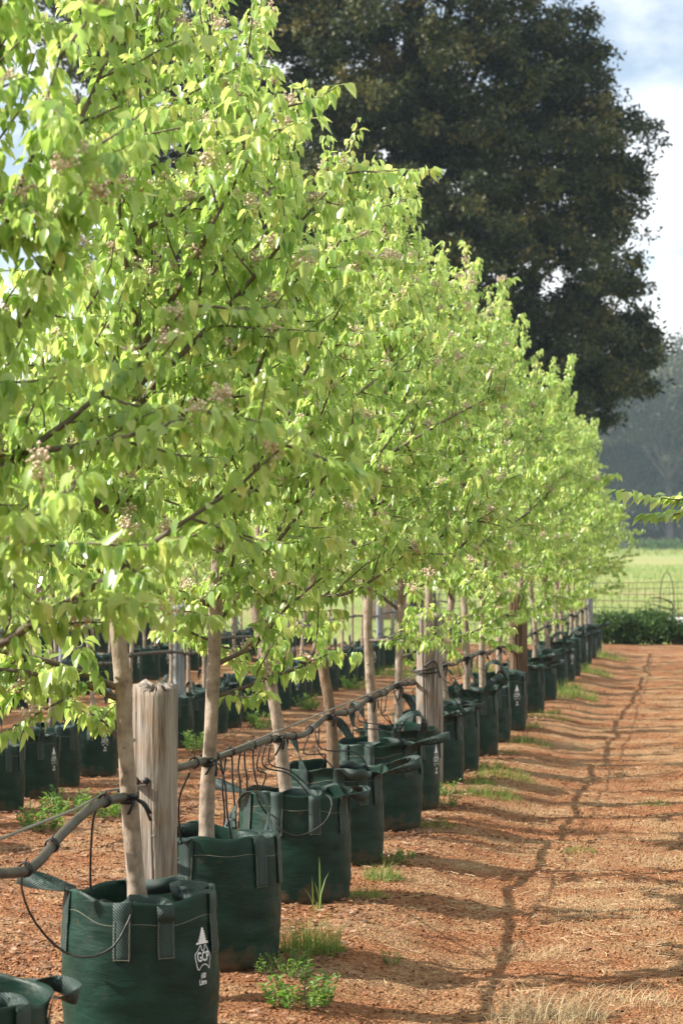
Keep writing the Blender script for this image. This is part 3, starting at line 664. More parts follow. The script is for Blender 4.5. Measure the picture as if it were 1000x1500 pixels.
    tint[g.random(n) < 0.006] = 1.0
    bl = np.where(g.random(len(S)) < 0.034)[0]
    return dict(trunk=tmb.mesh('trunk', M[bark], True), limbs=limbs, allmb=allmb, base=base, frames=leaf_frames(d, nrm), size=size, tint=tint, stalk=S[idx], bloss=S[bl] + np.array((0, 0, 0.012)) + D[bl] * 0.02, TP=TP, tz=tz, tr=tr, g=g)
def tree_objects(t, loc, rz=0.0, n_single=0, blossoms=True, scale=1.0):
    root = empty('pear_tree', loc, rz, scale)
    link('trunk', t['trunk'], root)
    for m in t['limbs']: link('branch', m, root)
    n = len(t['base']); keep = np.ones(n, bool)
    if n_single:
        Wp = t['base'] + np.array(loc); X, Y, Z = to_px(Wp)
        dist = Z.copy(); dist[(X < 4) | (X > 996) | (Y < 4) | (Y > 1496)] = 1e9
        # of the nearest shell take an even pick
        order = np.argsort(dist); order = order[dist[order] < 1e8]
        pick = order[:min(len(order), n_single)]
        keep[pick] = False
        for i in pick:
            o = bpy.data.objects.new('leaf', LEAFMESH[int(np.clip(t['tint'][i] * 10, 0, 9))]); col.objects.link(o); o.parent = root
            f = t['frames'][i] * t['size'][i]; mtx = Matrix.Identity(4)
            for a in range(3):
                for b in range(3): mtx[a][b] = f[a][b]
                mtx[a][3] = t['base'][i][a]
            o.matrix_local = mtx
    if 'fol' not in t or n_single:
        st = t['stalk']
        t['fol'] = leaves_mesh('foliage', t['base'][keep], t['frames'][keep], t['size'][keep], t['tint'][keep], M['pear_leaf'], st[keep])
    f = link('foliage', t['fol'], root); f['kind'] = 'stuff'
    if blossoms:
        gg = t['g']
        for q, p in enumerate(t['bloss']):
            o = link('spent_blossom', BLOSSOM[q % 4], root); o.location = p; o.rotation_euler = (0, 0, q * 1.3); s = 1.0 + 0.5 * ((q * 37) % 10) / 10; o.scale = (s, s, s)
    return root
near = {   # index: trunk waypoints (photo pixels), height, seed
    0: dict(seed=100, H=3.7, RL=0.80, nb=22, low=0, xmax=0.34, leaf=0.050, hb=1.7, dens=1.0),
    1: dict(seed=101, H=4.35, RL=1.06, nb=32, low=0, hb=1.25, leaf=0.046, front=3),
    2: dict(seed=102, H=3.95, RL=1.10, nb=26, low=3, hb=1.12, lowaz=3.3, front=5, tp=[(205, 1322), (196, 1250), (186, 1120), (180, 1000), (172, 890)], leaf=0.046),
    3: dict(seed=103, H=3.80, RL=1.06, nb=26, low=2, hb=1.12, lowaz=0.2, front=5, tp=[(303, 1240), (303, 1180), (308, 1090), (314, 950), (318, 840)]),
    4: dict(seed=104, H=3.75, RL=1.02, nb=24, low=1, hb=1.20, front=4, tp=[(423, 1172), (414, 1120), (405, 1050), (388, 955), (374, 880)]),
    5: dict(seed=105, H=3.85, RL=1.02, nb=24, low=1, hb=1.20, front=4, tp=[(488, 1130), (487, 1090), (482, 1030), (468, 950), (462, 900)], bark='bark_dark'),
    6: dict(seed=106, H=3.80, RL=1.0, nb=24, low=1, hb=1.20, front=4, tp=[(548, 1096), (545, 1040), (541, 980), (538, 910)], r0=0.030),
}
trees = {}
TREEDATA = {}
for i, s in near.items():
    bx, by = BAGPOS[i]; s = dict(s); tp = s.pop('tp', None)
    base = np.array((bx, by, 0.0))
    if tp: s['ctrl'] = [tuple(px(a, b, by) - base) for a, b in tp]
    if tp: s['ctrl'][0] = (s['ctrl'][0][0], s['ctrl'][0][1], 0.395)
    t = gen_tree(**s); TREEDATA[i] = t
    trees[i] = tree_objects(t, (bx, by, 0.0), 0.0, {0: 120, 1: 300, 2: 300, 3: 300, 4: 200}.get(i, 0))
variants = [gen_tree(200 + k, H=3.75 + 0.12 * k, RL=1.0, nb=23, r0=0.031, low=1, hb=1.18, dens=1.35, leaf=0.047) for k in range(4)]
HT = {7: 3.9, 8: 3.75, 9: 3.8, 10: 4.1, 11: 3.85, 12: 3.9, 13: 3.95, 14: 3.8, 15: 4.0, 16: 3.8, 17: 3.7, 18: 3.8, 19: 3.65, 20: 3.7, 21: 3.6}
for i in range(7, len(BAGPOS)):
    bx, by = BAGPOS[i]; v = variants[i % 4]; s = HT[i] / (3.75 + 0.12 * (i % 4))
    trees[i] = tree_objects(v, (bx, by, -0.0), i * 1.7, 0, i < 12, s)
    TREEDATA[i] = v
for i, o in trees.items():
    lab = {0: 'leafy pear tree whose large bright leaves hang closest above the low pipe', 1: 'leafy pear tree two before the squat grey post, its dark limb sweeping right',
           2: 'pear tree with pale trunk standing in the logo bag against the squat grey post', 5: 'pear tree with rough brown leaning trunk, third past the squat grey post'}.get(i) or 'bright green pear tree beside the path, ' + which(i)
    tagset(o, lab, 'tree', 'pear trees of the pathside row')

# tree across the path: only one low branch of it reaches into view
tx, ty = 1.98, 9.6
rt = gen_tree(321, H=3.4, hb=1.2, RL=0.55, nb=16, low=0, r0=0.028, leaf=0.06)
tip = [px(1120, 720, ty + .0), px(1040, 728, ty - .05), px(985, 728, ty - .1), px(908, 716, ty - .12)]
mb = MB(); bp = spline([np.array((tx, ty, 1.45))] + tip, 24); mb.tube(bp - np.array((tx, ty, 0)), np.linspace(0.007, 0.0016, 24), 5, False)
tw = spline([px(1040, 728, ty - .05), px(1000, 748, ty - .16), px(950, 752, ty - .2)], 10); mb.tube(tw - np.array((tx, ty, 0)), np.linspace(0.004, 0.0014, 10), 4, False)
rt['limbs'].append(mb.mesh('branch', M['twig'], True))
g = np.random.default_rng(5)
bs = np.vstack([bp[6:], tw[2:], tw[2:]]) - np.array((tx, ty, 0)); ii = np.repeat(np.arange(len(bs)), 3); n = len(ii)
out = unit(np.stack([-0.3 + 0.8 * g.normal(size=n), g.normal(size=n), 0.3 * np.ones(n)], -1))
d = unit(out * 0.8 + np.array((-0.3, 0, -0.7)) + 0.2 * g.normal(size=(n, 3)))
b2 = bs[ii] + out * 0.022
for kk, vv in (('base', b2), ('frames', leaf_frames(d, unit(out + np.array((0, 0, 0.6))))), ('size', 0.062 * g.uniform(.7, 1.2, n)), ('tint', np.clip(g.normal(.6, .2, n), 0, 1)), ('stalk', bs[ii])):
    rt[kk] = np.concatenate([rt[kk], vv])
ro = tree_objects(rt, (tx, ty, float(gz(tx, ty))), 0, 60, False)
tagset(ro, 'pear tree across the path whose thin leafy branch reaches over the track', 'tree')
o = copy_tree(protos[4]); o.location = (tx, ty, float(gz(tx, ty)) - 0.012); tagset(o, 'dark green grow bag on the far side of the track under the reaching branch', 'grow bag')
# rows behind: smaller bags with slim young trees
slim = [gen_tree(300 + k, H=2.75 + 0.2 * k, hb=1.2, RL=0.34, nb=14, r0=0.019, low=0, dens=0.62, leaf=0.052, z0=0.30) for k in range(3)]
full = [gen_tree(330 + k, H=3.0 + 0.15 * k, hb=0.85, RL=0.72, nb=20, r0=0.022, low=0, dens=0.85, leaf=0.054, z0=0.30) for k in range(3)]
for v in slim + full:
    v['fol'] = leaves_mesh('foliage', v['base'], v['frames'], v['size'], v['tint'], M['pear_leaf'], v['stalk'])
    v['wood'] = v['allmb'].mesh('branchwork', M['twig'])
slim_bag = [protos[3], protos[7]]
SROW = {}
for rown, off, y0, y1, dy, nm, kinds in ((2, -2.58, 13.3, 45, 0.86, 'second', slim), (3, -5.35, 16.0, 45, 0.88, 'third', full), (4, -8.1, 21.0, 45, 1.0, 'fourth', full), (5, -10.9, 26.0, 45, 1.0, 'fifth', full)):
    y = y0; k = 0; SROW[rown] = []
    while y < y1:
        x = rowx(y, off) + rng.normal() * 0.03
        b = copy_tree(slim_bag[k % 2]); b.location = (x, y, float(gz(x, y)) - 0.012); b.rotation_euler = (0, 0, R(-20) + rng.normal() * 0.5); b.scale = (0.76, 0.76, 0.84)
        tagset(b, 'small dark green grow bag in the %s row back from the path' % nm, 'grow bag', 'small grow bags of the %s row' % nm)
        v = kinds[k % 3]; t = empty('pear_sapling', (x + rng.normal() * 0.03, y + rng.normal() * 0.03, 0.02), rng.random() * 6.28, rng.uniform(0.92, 1.08))
        t.rotation_euler[0] = rng.normal() * 0.03; t.rotation_euler[1] = rng.normal() * 0.03
        link('trunk', v['trunk'], t); f = link('foliage', v['fol'], t); f['kind'] = 'stuff'
        f = link('branchwork', v['wood'], t); f['kind'] = 'stuff'
        tagset(t, ('slim pear sapling in a small bag in the %s row back from the path' if rown == 2 else 'bushy pear sapling in a small bag in the %s row back from the path') % nm, 'sapling', 'pear saplings of the %s row' % nm)
        SROW[rown].append((t.location[0], t.location[1])); y += dy * rng.uniform(0.92, 1.08); k += 1

# the row across the track: stands just outside the photograph and shades the sky from the bags' path side
y = -5.4; k = 0
while y < 41:
    x = rowx(y, 2.78) + rng.normal() * 0.04
    if abs(y - 9.6) > 0.7:
        b = copy_tree(protos[(3, 5, 4)[k % 3]]); b.location = (x, y, float(gz(x, y)) - 0.012); b.rotation_euler = (0, 0, rng.random() * 6.28)
        tagset(b, 'dark green grow bag in the row across the track', 'grow bag', 'grow bags across the track')
        v = full[k % 3]; t = empty('pear_tree', (x, y, 0.06), rng.random() * 6.28, rng.uniform(1.12, 1.22))
        link('trunk', v['trunk'], t); f = link('foliage', v['fol'], t); f['kind'] = 'stuff'; f = link('branchwork', v['wood'], t); f['kind'] = 'stuff'
        tagset(t, 'pear tree standing in the row across the track', 'tree', 'pear trees across the track')
    y += 1.15 * rng.uniform(0.92, 1.08); k += 1
for k, y in enumerate((2.95, 1.5, 0.0, -1.5, -3.0, -4.5)):      # pathside row carried on unseen behind the camera, added to shade the bags
    x = rowx(y) - 0.12; v = full[(k + 1) % 3]
    b = copy_tree(protos[(4, 3, 5)[k % 3]]); b.location = (x, y, float(gz(x, y)) - 0.012); b.rotation_euler = (0, 0, rng.random() * 6.28)
    tagset(b, 'dark green grow bag where the pathside row goes on past the low pipe', 'grow bag', 'grow bags where the pathside row goes on')
    t = empty('pear_tree', (x, y, 0.06), rng.random() * 6.28, 1.15)
    link('trunk', v['trunk'], t); f = link('foliage', v['fol'], t); f['kind'] = 'stuff'; f = link('branchwork', v['wood'], t); f['kind'] = 'stuff'
    tagset(t, 'pear tree where the pathside row goes on past the low pipe', 'tree', 'pear trees where the pathside row goes on')

# ------------------------------------------------------------------ timber posts
def post(name, label, x, y, h, r, mat, seed, hole=False, group=None):
    g = np.random.default_rng(seed); nt = 200; th = np.linspace(0, 2 * np.pi, nt, endpoint=False); zs = np.concatenate([np.linspace(-0.25, h, 46)])
    prof = 1 + 0.05 * np.sin(2 * th + g.random() * 6) + 0.04 * np.sin(3 * th + g.random() * 6)
    cr = [(g.random() * 6.28, 0.022 + 0.03 * g.random() ** 2, 0.10 + 0.22 * g.random()) for _ in range(13)]
    rows = []
    for z in zs:
        rr = prof * (1 + 0.03 * fbm(th * 3, np.full(nt, z * 2.0), seed, 3)) + 0.006 * fbm(th * 14, np.full(nt, z * 1.5), seed + 5, 2)
        for c, wd, dp in cr:                       # long drying splits
            dd = (th - c - 0.12 * math.sin(z * 4 + c * 3) + np.pi) % (2 * np.pi) - np.pi
            rr = rr - dp * np.exp(-(dd / wd) ** 2) * (0.45 + 0.55 * math.sin(z * 3 + c * 7))
        rows.append(np.stack([r * rr * np.cos(th), r * rr * np.sin(th), np.full(nt, z) + (0.012 * fbm(th * 4, th * 0, seed + 9, 3) if z >= h - 1e-6 else 0)], -1))
    top = rows[-1].copy(); top2 = top * np.array((0.55, 0.55, 1)) + np.array((0, 0, 0.006)); top2[:, 2] += 0.008 * g.normal(size=nt)
    rows.append(top2); V = np.vstack(rows + [np.array([[0, 0, h + 0.004]])]); nr = len(rows)
    i = np.arange(nr - 1)[:, None] * nt; j = np.arange(nt)[None]
    q = np.stack([i + j, i + (j + 1) % nt, i + nt + (j + 1) % nt, i + nt + j], -1).reshape(-1, 4)
    t = np.stack([np.arange(nt) + (nr - 1) * nt, (np.arange(nt) + 1) % nt + (nr - 1) * nt, np.full(nt, nr * nt)], -1)
    root = empty(name, (x, y, float(gz(x, y))))
    link('post_shaft', mesh_np('post_shaft', V, [q, t], False, [mat]), root)
    tagset(root, label, 'post', group)
    return root
def at(xp, Z): return (xp - 500) / FPX * Z
p1 = post('timber_post', 'squat grey weathered timber post with flat sawn top beside the logo bag', at(229, 8.55), 8.55, 1.085, 0.078, M['post'], 1)
# bolt hole and staple on it
b = MB().tube(np.array([(0, -0.075, 0), (0, -0.0795, 0)]), [0.013, 0.012], 10); hb_ = b.build('bolt_hole', M['black'], p1); hb_.location = (-0.028, 0.0, 0.762)
MB().tube(spline([(0.0, -0.083, 0.62), (0.006, -0.09, 0.60), (0.004, -0.09, 0.575), (-0.008, -0.083, 0.572)], 12), 0.0018, 5).build('staple', M['wire'], p1)
p2 = post('timber_post', 'wide pale split timber post further along the pathside row', at(628, 16.1), 16.1, 1.18, 0.083, M['post'], 2)
p3 = post('timber_post', 'dark brown timber post between bags of the pathside row', at(758, 23.3), 23.3, 1.2, 0.085, M['post_dark'], 3)
p4 = post('end_post', 'tall slim blue grey post ending the pathside row', at(863, 41.6), 41.6, 1.45, 0.055, M['post_grey'], 4)
for rown, off, ylist in ((2, -2.58, (20.6, 34.0)), (3, -5.35, (18.3, 27.5, 38.0))):
    for k, yy in enumerate(ylist):
        post('row_post', 'slim grey post in the %s row back from the path' % ('second' if rown == 2 else 'third'), rowx(yy, off), yy, 1.15, 0.045, M['post_grey'], 10 + rown * 5 + k, False, 'slim posts of the back rows')

# ------------------------------------------------------------------ irrigation: wire, pipe, ties, drip tubes
def trunk_at(i, z):
    """world point of tree i's stem at height z"""
    t = TREEDATA[i]; o = trees[i]; s = o.scale[0]; a = o.rotation_euler[2]
    p = np.array([np.interp(z / s, t['tz'], t['TP'][:, q]) for q in range(3)]) * s
    return np.array((p[0] * math.cos(a) - p[1] * math.sin(a) + o.location[0], p[0] * math.sin(a) + p[1] * math.cos(a) + o.location[1], z)), float(np.interp(z / s, t['tz'], t['tr'])) * s
PIPE_R = 0.0148
way = [px(-420, 1440, 4.3), px(-120, 1335, 5.6), px(-20, 1284, 6.35), px(45, 1272, 6.75), px(95, 1218, 7.1), px(140, 1180, 7.4)]
tiepts = []
rg = np.random.default_rng(12)
for i in range(2, len(BAGPOS)):
    zt = {2: 0.795, 3: 0.775, 4: 0.735, 5: 0.745, 6: 0.75}.get(i, 0.76 + 0.02 * rg.normal())
    c, r = trunk_at(i, zt)
    side = 1 if i != 5 else 1
    p = c + np.array((-0.010, r + PIPE_R + 0.003, 0)) if i not in () else c
    if i > 2:      # sag between the stems
        if i == 3: way += [px(190, 1151, 8.25), px(203, 1140, 8.60), px(240, 1129, 8.73), px(272, 1122, 8.98)]; way.append(p); tiepts.append((i, c, r, p)); continue
        prev = way[-1]; m = (prev + p) / 2; m[2] -= {4: 0.0, 5: 0.045, 3: 0.012}.get(i, 0.012 + 0.02 * rg.random()); m[0] += 0.006 * rg.normal(); way.append(m)
    way.append(p); tiepts.append((i, c, r, p))
c_end = np.array((p4.location[0] - 0.07, p4.location[1], 0.78)); way.append(c_end)
PP = spline(way, 520)
pipe = MB().tube(PP, PIPE_R, 10).build('irrigation_pipe', M['pipe']); tagset(pipe, 'thick grey poly irrigation pipe tied along the pathside row', 'pipe')
pipe_root = pipe
# wire just above the pipe, straight from post to post
wz = 0.80
wp = [px(-420, 1405, 4.3), px(0, 1229, 6.2), px(110, 1186, 7.1), px(160, 1158, 7.75), np.array((p1.location[0] - 0.03, 8.47, 0.762)), np.array((p1.location[0] + 0.02, 8.63, 0.775)), np.array((p2.location[0] - 0.05, 16.05, 0.80)), np.array((p3.location[0] - 0.05, 23.25, 0.80)), np.array((p4.location[0] - 0.05, 41.55, 0.80))]
WP = np.vstack([np.linspace(wp[k], wp[k + 1], 12) for k in range(len(wp) - 1)]) + np.array((0, 0, 0.0))
wo_ = MB().tube(WP, 0.0042, 6).build('support_wire', M['wire']); tagset(wo_, 'thin straight steel wire strung between the timber posts', 'wire')
def ring(c, axis, r, tr=0.0028, n=14, el=1.0):
    axis = unit(np.asarray(axis, float)); A = unit(np.cross(axis, (0.1, 0.2, 1.0) if abs(axis[2]) < .9 else (1.0, 0, 0))); B = np.cross(axis, A)
    a = np.linspace(0, 2 * np.pi, n)
    return np.asarray(c)[None] + r * (np.cos(a)[:, None] * A * el + np.sin(a)[:, None] * B)
# cable ties round pipe (and wire)
L = np.concatenate([[0], np.cumsum(np.linalg.norm(np.diff(PP, axis=0), axis=1))])
sx = 0.9
while sx < L[-1] - 0.3:
    k = np.searchsorted(L, sx); c = PP[k]; ax = PP[min(k + 1, len(PP) - 1)] - PP[k - 1]
    mb = MB()
    for dd in (-0.004, 0.004): mb.tube(ring(c + unit(ax) * dd + np.array((0, 0, 0.003)), ax, PIPE_R + 0.0045), 0.0032, 5, False)
    mb.tube(np.array([c + (0, 0, PIPE_R), c + (0.004, -0.004, PIPE_R + 0.022)]), 0.0025, 4)
    mb.build('cable_tie', M['black'], pipe_root)
    sx += rg.uniform(0.26, 0.55) if c[1] < 18 else rg.uniform(0.6, 1.1)
# rubber ties holding stems to the pipe, with a loose tail
for i, c, r, p in tiepts:
    mb = MB(); m = (c + p) / 2; half = np.linalg.norm(p - c) / 2
    for dz in (-0.009, 0.004, 0.012):
        a = np.linspace(0, 2 * np.pi, 22); e = np.stack([np.cos(a) * (r + 0.006), np.sin(a) * (half + r * 0.9 + 0.006), dz + 0.006 * np.sin(a)], -1); ww = np.tile(np.array((0, 0, 0.006)), (22, 1))
        mb.ribbon(m + e, ww, 0.003)
    kn = np.array((c[0] + r * 0.6, c[1] - r * 0.9, c[2]))
    for q in range(3):
        d = np.array((0.03 * rg.normal() + 0.015, -0.012, -0.05 - 0.03 * q * rg.random())); mb.ribbon(spline([kn, kn + d * 0.5 + (0.008, -0.008, 0.01), kn + d], 6), np.tile(np.array((0.004, 0.003, 0)), (6, 1)), 0.0025)
    mb.tube(np.array([kn + (-0.012, 0, 0), kn + (0.014, -0.004, 0.004)]), [0.008, 0.006], 6)
    o = mb.build('stem_tie', M['black']); nm = which(i)
    tagset(o, 'black rubber tie round the pear stem ' + nm, 'tie', 'stem ties of the pathside row')
# wrapping of the pipe at the pale split post
mb = MB(); c = np.array((p2.location[0] - 0.02, 16.1, 0.82))
for q in range(2): mb.tube(np.array([c + (0.092 * math.cos(a) - 0.0, 0.092 * math.sin(a), 0.012 * q + 0.02 * math.sin(a + q)) for a in np.linspace(0, 6.28, 20)]), 0.006, 5, False)
mb.tube(spline([c + (-0.02, -0.1, 0.02), c + (0.05, -0.11, 0.06), c + (0.09, -0.11, -0.05)], 10), 0.008, 5)
tagset(mb.build('post_tie', M['black']), 'black straps lashed round the pale split post', 'tie')
# drip tubes
def drip(pts, label, r=0.0038, n=26):
    o = MB().tube(spline(pts, n), r, 6).build('drip_tube', M['black']); return tagset(o, label, 'drip tube', 'thin drip tubes of the pathside row')
drip([px(36, 1270, 6.7), px(32, 1300, 7.0), px(48, 1345, 7.35), px(85, 1388, 7.455), px(125, 1402, 7.44), px(165, 1388, 7.44), px(188, 1350, 7.455), px(197, 1322, 7.5), px(200, 1330, 7.62), px(204, 1352, 7.70)], 'long thin black drip tube looping across the front of the logo bag')
drip([px(146, 1176, 7.44), px(137, 1200, 7.50), px(133, 1260, 7.58), px(134, 1320, 7.62), px(140, 1352, 7.64)], 'thin black drip tube hanging straight down behind the logo bag rim')
drip([px(132, 1335, 7.60), px(150, 1319, 7.60), px(170, 1328, 7.60), px(180, 1352, 7.62)], 'short arched end of a black drip tube inside the logo bag')
drip([px(278, 1132, 8.85), px(264, 1165, 8.9), px(262, 1200, 8.95), px(266, 1236, 9.0)], 'black drip tube hanging by the right side of the squat grey post')
b2y = BAGPOS[3][1]
for q, (xt, yt, xm, xb, yb) in enumerate(((323, 1113, 333, 341, 1230), (331, 1110, 329, 324, 1236), (340, 1106, 344, 342, 1225), (358, 1100, 362, 360, 1165), (352, 1102, 352, 350, 1172), (371, 1096, 374, 384, 1160))):
    yy = 9.5 + (xt - 323) * 0.014
    drip([px(xt, yt, yy), px(xm - 3, (yt * 2 + yb) / 3, yy), px(xm, (yt + 2 * yb) / 3, yy + 0.02), px(xb, yb + 10, yy + (0.05 if q < 3 else 0.25))], 'black drip tube in the bunch hanging above the first bag past the squat post')
drip([px(372, 1150, 9.75), px(382, 1180, 10.82), px(410, 1214, 10.83), px(440, 1224, 10.83), px(475, 1205, 10.83), px(486, 1178, 10.86), px(478, 1165, 10.92), px(462, 1172, 11.05)], 'black drip tube looped across the front of the second bag past the squat post')
for i in range(4, 16):
    if i == 0: continue
    bx, by = BAGPOS[i]
    for q in range(3 if i < 10 else 2):
        f = (0.25, 0.6, 0.85)[q] + 0.1 * rg.normal(); ky = by - 0.55 * f
        k = int(np.argmin(np.abs(PP[:, 1] - ky))); a = PP[k] - np.array((0, 0, PIPE_R)); e = np.array((bx + 0.1 * rg.normal(), by - 0.08 + 0.05 * rg.normal(), 0.41))
        drip([a, a + (0.02 * rg.normal(), 0.01, -0.10), (a + e) / 2 + (0.05 * rg.normal(), -0.03, 0.02), e + (0.01, 0, 0.05), e], 'thin drip tube feeding the bag ' + which(i), 0.0034, 18)
# pipe of the second row
pw = [np.array((x + 0.03, y, 0.80 + 0.02 * rg.normal() - (0.0 if k % 3 else 0.02))) for k, (x, y) in enumerate(SROW[2])]
po = MB().tube(spline(pw, 240), 0.0145, 8).build('irrigation_pipe', M['pipe']); tagset(po, 'grey irrigation pipe strung along the second row back from the path', 'pipe')
QP = spline(pw, 240)
for k in range(3, 200, 6):
    MB().tube(ring(QP[k], QP[k + 1] - QP[k], 0.019), 0.003, 5, False).build('cable_tie', M['black'], po)
pw = [np.array((x + 0.03, y, 0.80 + 0.02 * rg.normal())) for k, (x, y) in enumerate(SROW[3])]
po = MB().tube(spline(pw, 200), 0.0145, 6).build('irrigation_pipe', M['pipe']); tagset(po, 'grey irrigation pipe strung along the third row back from the path', 'pipe')

# ------------------------------------------------------------------ weeds and tufts
def blades(g, n, h, spread, wd, lean=0.5):
    """grass blades: returns V, quads, tint"""
    a = g.random(n) * 6.28; r = spread * np.sqrt(g.random(n)); b = np.stack([r * np.cos(a), r * np.sin(a), np.zeros(n)], -1)
    a2 = a + g.normal(size=n) * 1.6; H = h * (0.15 + 0.85 * g.random(n) ** 1.8) * (1 - 0.5 * (r / spread) ** 2); ln = lean * g.uniform(0.0, 2.2, n) * H
    o = np.stack([np.cos(a2), np.sin(a2), np.zeros(n)], -1); s = np.stack([-np.sin(a2), np.cos(a2), np.zeros(n)], -1) * (wd * g.uniform(.6, 1.3, n))[:, None]
    rows = []
    for t, wf in ((0, 1), (0.4, 0.9), (0.75, 0.55), (1, 0.06)):
        c = b + o * (ln * t ** 1.8)[:, None] + np.array((0, 0, 1)) * (H * (t - 0.18 * t ** 3))[:, None]; rows += [c - s * wf, c + s * wf]
    V = np.stack(rows, 1).reshape(-1, 3); q = np.array([(0, 1, 3, 2), (2, 3, 5, 4), (4, 5, 7, 6)])[None] + (np.arange(n) * 8)[:, None, None]
    return V, q.reshape(-1, 4), np.repeat(np.clip(g.normal(.5, .25, n), 0, 1), 8)
def grass_tuft(label, x, y, h, spread, n0, seed, mat='grass', group='weeds along the pathside bags', name='grass_tuft', lean=0.5, wd=0.0022):
    g = np.random.default_rng(seed); n = n0 if n0 < 20 else int(n0 * 2.4); V, q, t = blades(g, n, h * 1.4, spread, wd if n0 < 20 else wd * 0.62, lean)
    V[:, 2] += gz(x + V[:, 0], y + V[:, 1]) - gz(x, y) - 0.004
    o = link(name, mesh_np(name, V, [q], True, [M[mat]], {'tint': t}), None, (x, y, float(gz(x, y)) + 0.002)); return tagset(o, label, 'grass tuft', group)
def leafy_weed(label, x, y, h, spread, ns, seed, group='weeds along the pathside bags'):
    g = np.random.default_rng(seed); root = empty('leafy_weed', (x, y, float(gz(x, y)))); mb = MB(); pos = []; dr = []
    for k in range(ns):
        a = g.random() * 6.28; r = spread * math.sqrt(g.random()); b = np.array((r * math.cos(a) * .7, r * math.sin(a) * .7, -0.005)); hh = h * g.uniform(.4, 1)
        e = b + np.array((math.cos(a) * hh * .5, math.sin(a) * hh * .5, hh)); P = spline([b, (b + e) / 2 + g.normal(size=3) * 0.01, e], 7); mb.tube(P, np.linspace(0.0022, 0.001, 7), 4, False)
        for s in np.linspace(0.1, 1, 18):
            p = b + (e - b) * s; pos.append(p); aa = g.random() * 6.28; dr.append((math.cos(aa), math.sin(aa), 0.45 + 0.4 * g.random()))
    mb.build('stem', M['weed'], root) if False else None
    sm = mb.mesh('stem', M['twig'], True); link('stem', sm, root)
    pos = np.array(pos); dr = unit(np.array(dr)); n = len(pos)
    f = link('foliage', leaves_mesh('foliage', pos, leaf_frames(dr, np.tile((0, 0, 1.0), (n, 1)) + 0.3 * g.normal(size=(n, 3))) * np.array((1, 0.55, 1))[None, None], h * 0.22 * g.uniform(.5, 1.3, n), np.clip(g.normal(.55, .25, n), 0, 1), M['weed']), root); f['kind'] = 'stuff'
    return tagset(root, label, 'weed', group)
def gp(xp, yp):
    Z = gdist(yp); 
    for _ in range(3): Z = FPX * (CAMH - float(gz(at(xp, Z), Z))) / (yp - HORIZON)
    return at(xp, Z), Z
sd = 900
def T(label, xp, yp, h, s, n, **k):
    global sd; sd += 1; x, y = gp(xp, yp); return grass_tuft(label, x, y, h, s, n, sd, **k)
def Wd(label, xp, yp, h, s, n, **k):
    global sd; sd += 1; x, y = gp(xp, yp); return leafy_weed(label, x, y, h, s, n, sd, **k)
T('tall green grass tuft at the foot of the second bag past the squat post', 458, 1392, 0.16, 0.13, 260)
T('long single grass blades against the second bag past the squat post', 466, 1335, 0.24, 0.03, 9, lean=0.35, wd=0.004)
Wd('leafy green weed clump beside the first bag past the squat post', 440, 1472, 0.13, 0.13, 26)
Wd('low feathery weed spreading between first and second bag past the squat post', 425, 1425, 0.08, 0.15, 20)
Wd('tiny weed sprig alone on the bare soil near the track', 572, 1412, 0.07, 0.03, 5)
T('short grass tuft between second and third bag past the squat post', 560, 1285, 0.09, 0.10, 160)
Wd('small weed clump by the corner of the third bag past the squat post', 592, 1255, 0.06, 0.07, 9)
T('bright grass patch beside the fifth bag past the squat post', 715, 1165, 0.13, 0.22, 240)
T('grass clump in front of the first bag past the pale split post', 735, 1138, 0.12, 0.25, 200)
Wd('small leafy weed at the foot of the pale split post bag', 652, 1166, 0.12, 0.05, 8)
T('bright grass clump beside the third bag past the pale split post', 775, 1088, 0.10, 0.22, 150)
T('thin grass patch beside the fourth bag past the pale split post', 800, 1050, 0.09, 0.28, 150)
T('tall grass clump beside the first bag past the dark brown post', 832, 1018, 0.20, 0.35, 260, wd=0.004)
T('grass clump beside the fifth bag past the dark brown post', 857, 985, 0.18, 0.40, 220, wd=0.004)
T('grass strip along the last bags before the grey end post', 875, 962, 0.16, 0.5, 240, wd=0.005)
T('short green tuft near the pipe shadow on the track', 848, 1248, 0.05, 0.10, 90)
T('sparse green tuft in the middle of the track beyond the bend of shadow', 955, 1178, 0.05, 0.12, 80)
T('pale dry grass tussock on the near edge of the track', 800, 1492, 0.12, 0.22, 420, mat='dry_grass', lean=1.1, wd=0.0016)
T('dry grass tussock with straw on the sunny side of the track', 905, 1470, 0.07, 0.22, 260, mat='dry_grass', lean=1.3, wd=0.0015)
T('flattened dry grass patch along the middle of the track', 880, 1345, 0.04, 0.34, 380, mat='dry_grass', lean=1.6, wd=0.0014)
T('small dry grass patch beside the pipe shadow on the track', 770, 1400, 0.04, 0.26, 240, mat='dry_grass', lean=1.6, wd=0.0014)
T('faint dry grass patch towards the far part of the track', 930, 1262, 0.04, 0.4, 300, mat='dry_grass', lean=1.6, wd=0.0014)
for k_, (i, dx, dy) in enumerate(((3, .30, -.05), (4, .33, .1), (5, .31, -.1), (6, .34, .05), (7, .30, .1), (8, .36, -.1), (9, .33, 0), (10, .31, .1), (11, .35, 0), (12, .33, .2), (13, .34, -.2), (14, .36, .3), (15, .34, .2))):
    bx, by = BAGPOS[i]; q_ = rng.uniform(.8, 1.3)
    if k_ % 2: grass_tuft('ragged low grass at the foot of the bag ' + which(i), bx + dx, by + dy, 0.07 * q_, 0.11, 130, 950 + i)
    else: leafy_weed('low creeping weed at the foot of the bag ' + which(i), bx + dx, by + dy, 0.07 * q_, 0.10, 14, 950 + i)
